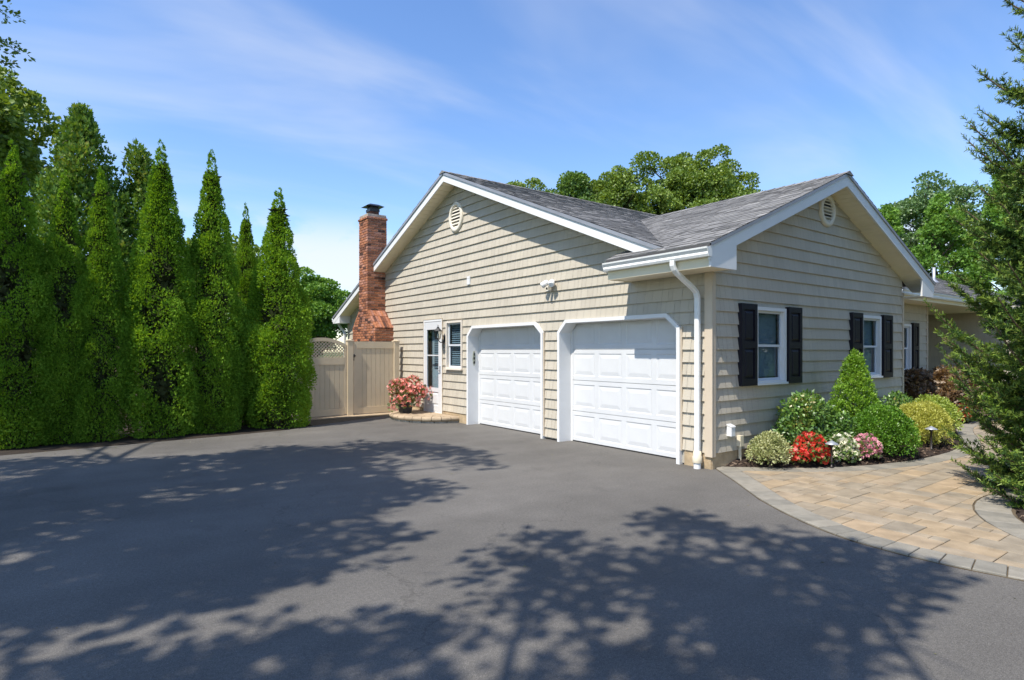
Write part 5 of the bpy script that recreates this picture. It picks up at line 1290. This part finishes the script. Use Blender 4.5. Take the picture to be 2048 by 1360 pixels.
# ---- shrubs and flowers in the bed
def shrub(name, label, base, lobes, m, leaf, per, tmpl=LEAF, seed=1, cat='shrub', group=None, inner=.55, up=.2, jit=.6, nj=.9, stems=6):
    t = empty(name, (base[0], base[1], base[2] if len(base) > 2 else .06)); tag(t, label, cat, group); rg = np.random.default_rng(seed); rr = random.Random(seed)
    V, F = lobes_leaves(rg, lobes, per, tmpl, leaf, up=up, jit=jit, inner=inner, nj=nj, density=True); np_mesh('foliage', V, F, m, t)
    mm = MB(); h = max(l[2] for l in lobes)
    for k in range(stems):
        l = rr.choice(lobes); mm.tube([(rr.uniform(-.05, .05), rr.uniform(-.05, .05), -.05), (l[0] * .5, l[1] * .5, l[2] * .55), (l[0], l[1], l[2])], [.014, .010, .004], 5, False)
    mm.build('stems', M['trunk'], t, True); return t
def dome(rx, ry, h, n, lr, seed, z0=.10):
    rr = random.Random(seed); out = []
    for i in range(n):
        a = i * 2.39996 + rr.uniform(-.3, .3); zc = (i + .5) / n; zc = min(.97, zc); r = math.sqrt(max(0, 1 - zc * zc)) if zc > .25 else .97 - .25 * (.25 - zc)
        out.append((r * (rx - lr * .8) * math.cos(a), r * (ry - lr * .8) * math.sin(a), z0 + zc * (h - z0 - lr * .8), lr * rr.uniform(.85, 1.15), 1))
    return out
shrub('boxwood', 'dark green clipped round shrub behind the pink flowers', (2.80, -1.02), dome(.56, .44, .70, 52, .15, 501), M['boxwood'], .032, 340, seed=501, inner=.75, jit=.5)
shrub('golden_shrub', 'golden yellow rounded shrub beside the farther path light', (4.40, -.98), dome(.60, .42, .68, 54, .15, 502), M['yellow'], .030, 380, seed=502, inner=.75, jit=.5)
shrub('golden_shrub', 'lime-yellow mounded shrub behind the golden rounded one', (6.35, -.50), dome(.62, .42, .66, 36, .16, 503), M['yellowgreen'], .042, 190, seed=503, inner=.75, jit=.5)
def cone_l(h, r, n, lr, seed):
    rr = random.Random(seed); out = []
    for i in range(n):
        t = (i + .5) / n; a = i * 2.39996; R_ = (r - lr * .6) * min(1, (1.03 - t) / .75) ** .85; out.append((R_ * math.cos(a), R_ * math.sin(a), .12 + t * (h - .24), lr * (1 - .45 * t) * rr.uniform(.8, 1.15), 1.1))
    out += [(0, 0, h - .10, .06, 1.8), (.03, .02, h - .2, .08, 1.5)]
    return out
shrub('cone_shrub', 'bright green cone-shaped shrub between the two front windows', (2.95, -.56), cone_l(1.56, .38, 74, .15, 504), M['holly'], .036, 210, seed=504, inner=.65, up=.6)
shrub('azalea', 'glossy-leaved spreading shrub under the first front window', (1.72, -.42), [(x * 1.0, y, z, r, s) for x, y, z, r, s in dome(.62, .34, .92, 44, .16, 505)], M['bigleaf'], .062, 105, seed=505, inner=.4, jit=.8)
shrub('azalea', 'lower shrub with orange-tinged leaves at the foot of the cone shrub', (2.25, -.62), dome(.36, .28, .62, 20, .14, 506), M['bigleaf'], .058, 90, seed=506, inner=.4, jit=.8)
shrub('azalea', 'small dull green shrub under the second front window', (5.15, -.36), dome(.52, .30, .78, 26, .15, 507), M['bigleaf'], .055, 95, seed=507, inner=.45, jit=.8)
shrub('variegated_shrub', 'cream-edged pale shrub nearest the house corner', (.72, -.42), dome(.31, .26, .42, 26, .10, 508, .06), M['varieg'], .034, 170, seed=508, inner=.5)
shrub('japanese_maple', 'low bronze-leaved maple mound by the porch', (9.3, .12), dome(.95, .55, 1.16, 46, .24, 509, .3), M['maple'], .075, 130, SPRAY3, seed=509, inner=.4, up=-.3)
shrub('japanese_maple', 'dark bronze maple foliage against the porch wall', (7.55, .20), dome(.62, .40, 1.14, 30, .22, 510, .3), M['maple'], .075, 120, SPRAY3, seed=510, inner=.4, up=-.3)
shrub('porch_shrub', 'green shrub beyond the walkway, half behind the spruce', (10.2, -.45), dome(.5, .4, .75, 30, .17, 511), M['holly'], .06, 110, seed=511)
def flowers(name, label, base, rx, ry, h, petal, seed, nf=70, fs=.03, cat='flowers', lm='flowerleaf'):
    t = empty(name, (base[0], base[1], .06)); tag(t, label, cat); rg = np.random.default_rng(seed); lob = dome(rx, ry, h, 20, .085, seed, .03)
    V, F = lobes_leaves(rg, lob, 55, ROUND, .045, up=.2, inner=.35, density=True); np_mesh('foliage', V, F, M[lm], t)
    V, F = lobes_leaves(rg, [(x * 1.03, y * 1.03, z + .012, r, 1) for x, y, z, r, _ in lob], nf, BLOOM, fs, inner=.9, nj=.5, density=True); np_mesh('blossoms', V, F, M[petal], t)
flowers('begonia', 'clump of bright red flowers left of the nearer path light', (1.27, -.72), .30, .24, .38, 'redpetal', 601, 46, .030)
flowers('begonia', 'clump of cream-white flowers right of the nearer path light', (1.80, -.90), .25, .20, .35, 'whitepetal', 602, 26, .030)
flowers('begonia', 'clump of pink flowers next to the white ones', (2.20, -1.04), .21, .18, .34, 'pinkpetal', 603, 30, .030)
flowers('begonia', 'small red and white flowers far along the bed edge', (8.9, -.22), .34, .24, .36, 'redpetal', 604, 16, .035)
def path_light(x, y, label):
    t = empty('path_light', (x, y, bed_h(x, y))); tag(t, label, 'path light', 'path lights in the bed')
    m = MB(); m.lathe([(.013, -.08), (.013, .0), (.022, .004), (.022, .03), (.014, .035), (.013, .30), (.024, .305), (.024, .335), (.010, .34)], (0, 0, 0), 14); m.build('stake', M['bronze'], t, True)
    m = MB(); m.lathe([(.0, .385), (.012, .38), (.035, .366), (.088, .338), (.090, .333), (.034, .356), (.0, .36)], (0, 0, 0), 24); m.build('shade', M['galv'], t, True)
path_light(1.33, -.97, 'mushroom path light between the red and white flowers')
path_light(3.88, -1.30, 'mushroom path light in front of the golden shrub')

# ---- a little leaf litter and grit on the asphalt
rng = np.random.default_rng(77)
P = []
while len(P) < 420:
    x, y = R.uniform(-9, .1), R.uniform(-4.5, 7.2)
    if R.random() < .5: x, y = R.uniform(-9, -2.5), R.uniform(6.6, 7.25) + .04 * (R.random())
    if x > -1.9 and side_of(EVa, x, y) > -.35: continue
    if x > -3.4 and y > 7.4: continue
    P.append((x, y, .004))
P = np.array(P); n = len(P)
V, F = stamp(P, rng.normal(size=(n, 3)) * np.array([1, 1, .05]), np.tile(np.array([[0, 0, 1.]]), (n, 1)) + rng.normal(size=(n, 3)) * .25, .008 + .028 * rng.random(n) ** 3, *LEAF)
M['litter'] = mat('litter', (.2, .15, .08), .9, island=True, ramp=[(0, (.10, .075, .04)), (.4, (.20, .15, .08)), (.8, (.14, .17, .05)), (1, (.42, .38, .30))])
tag(np_mesh('leaf_litter', V, F, M['litter']), 'scattered dry leaf bits and grit lying on the asphalt', 'leaf litter', kind='stuff')
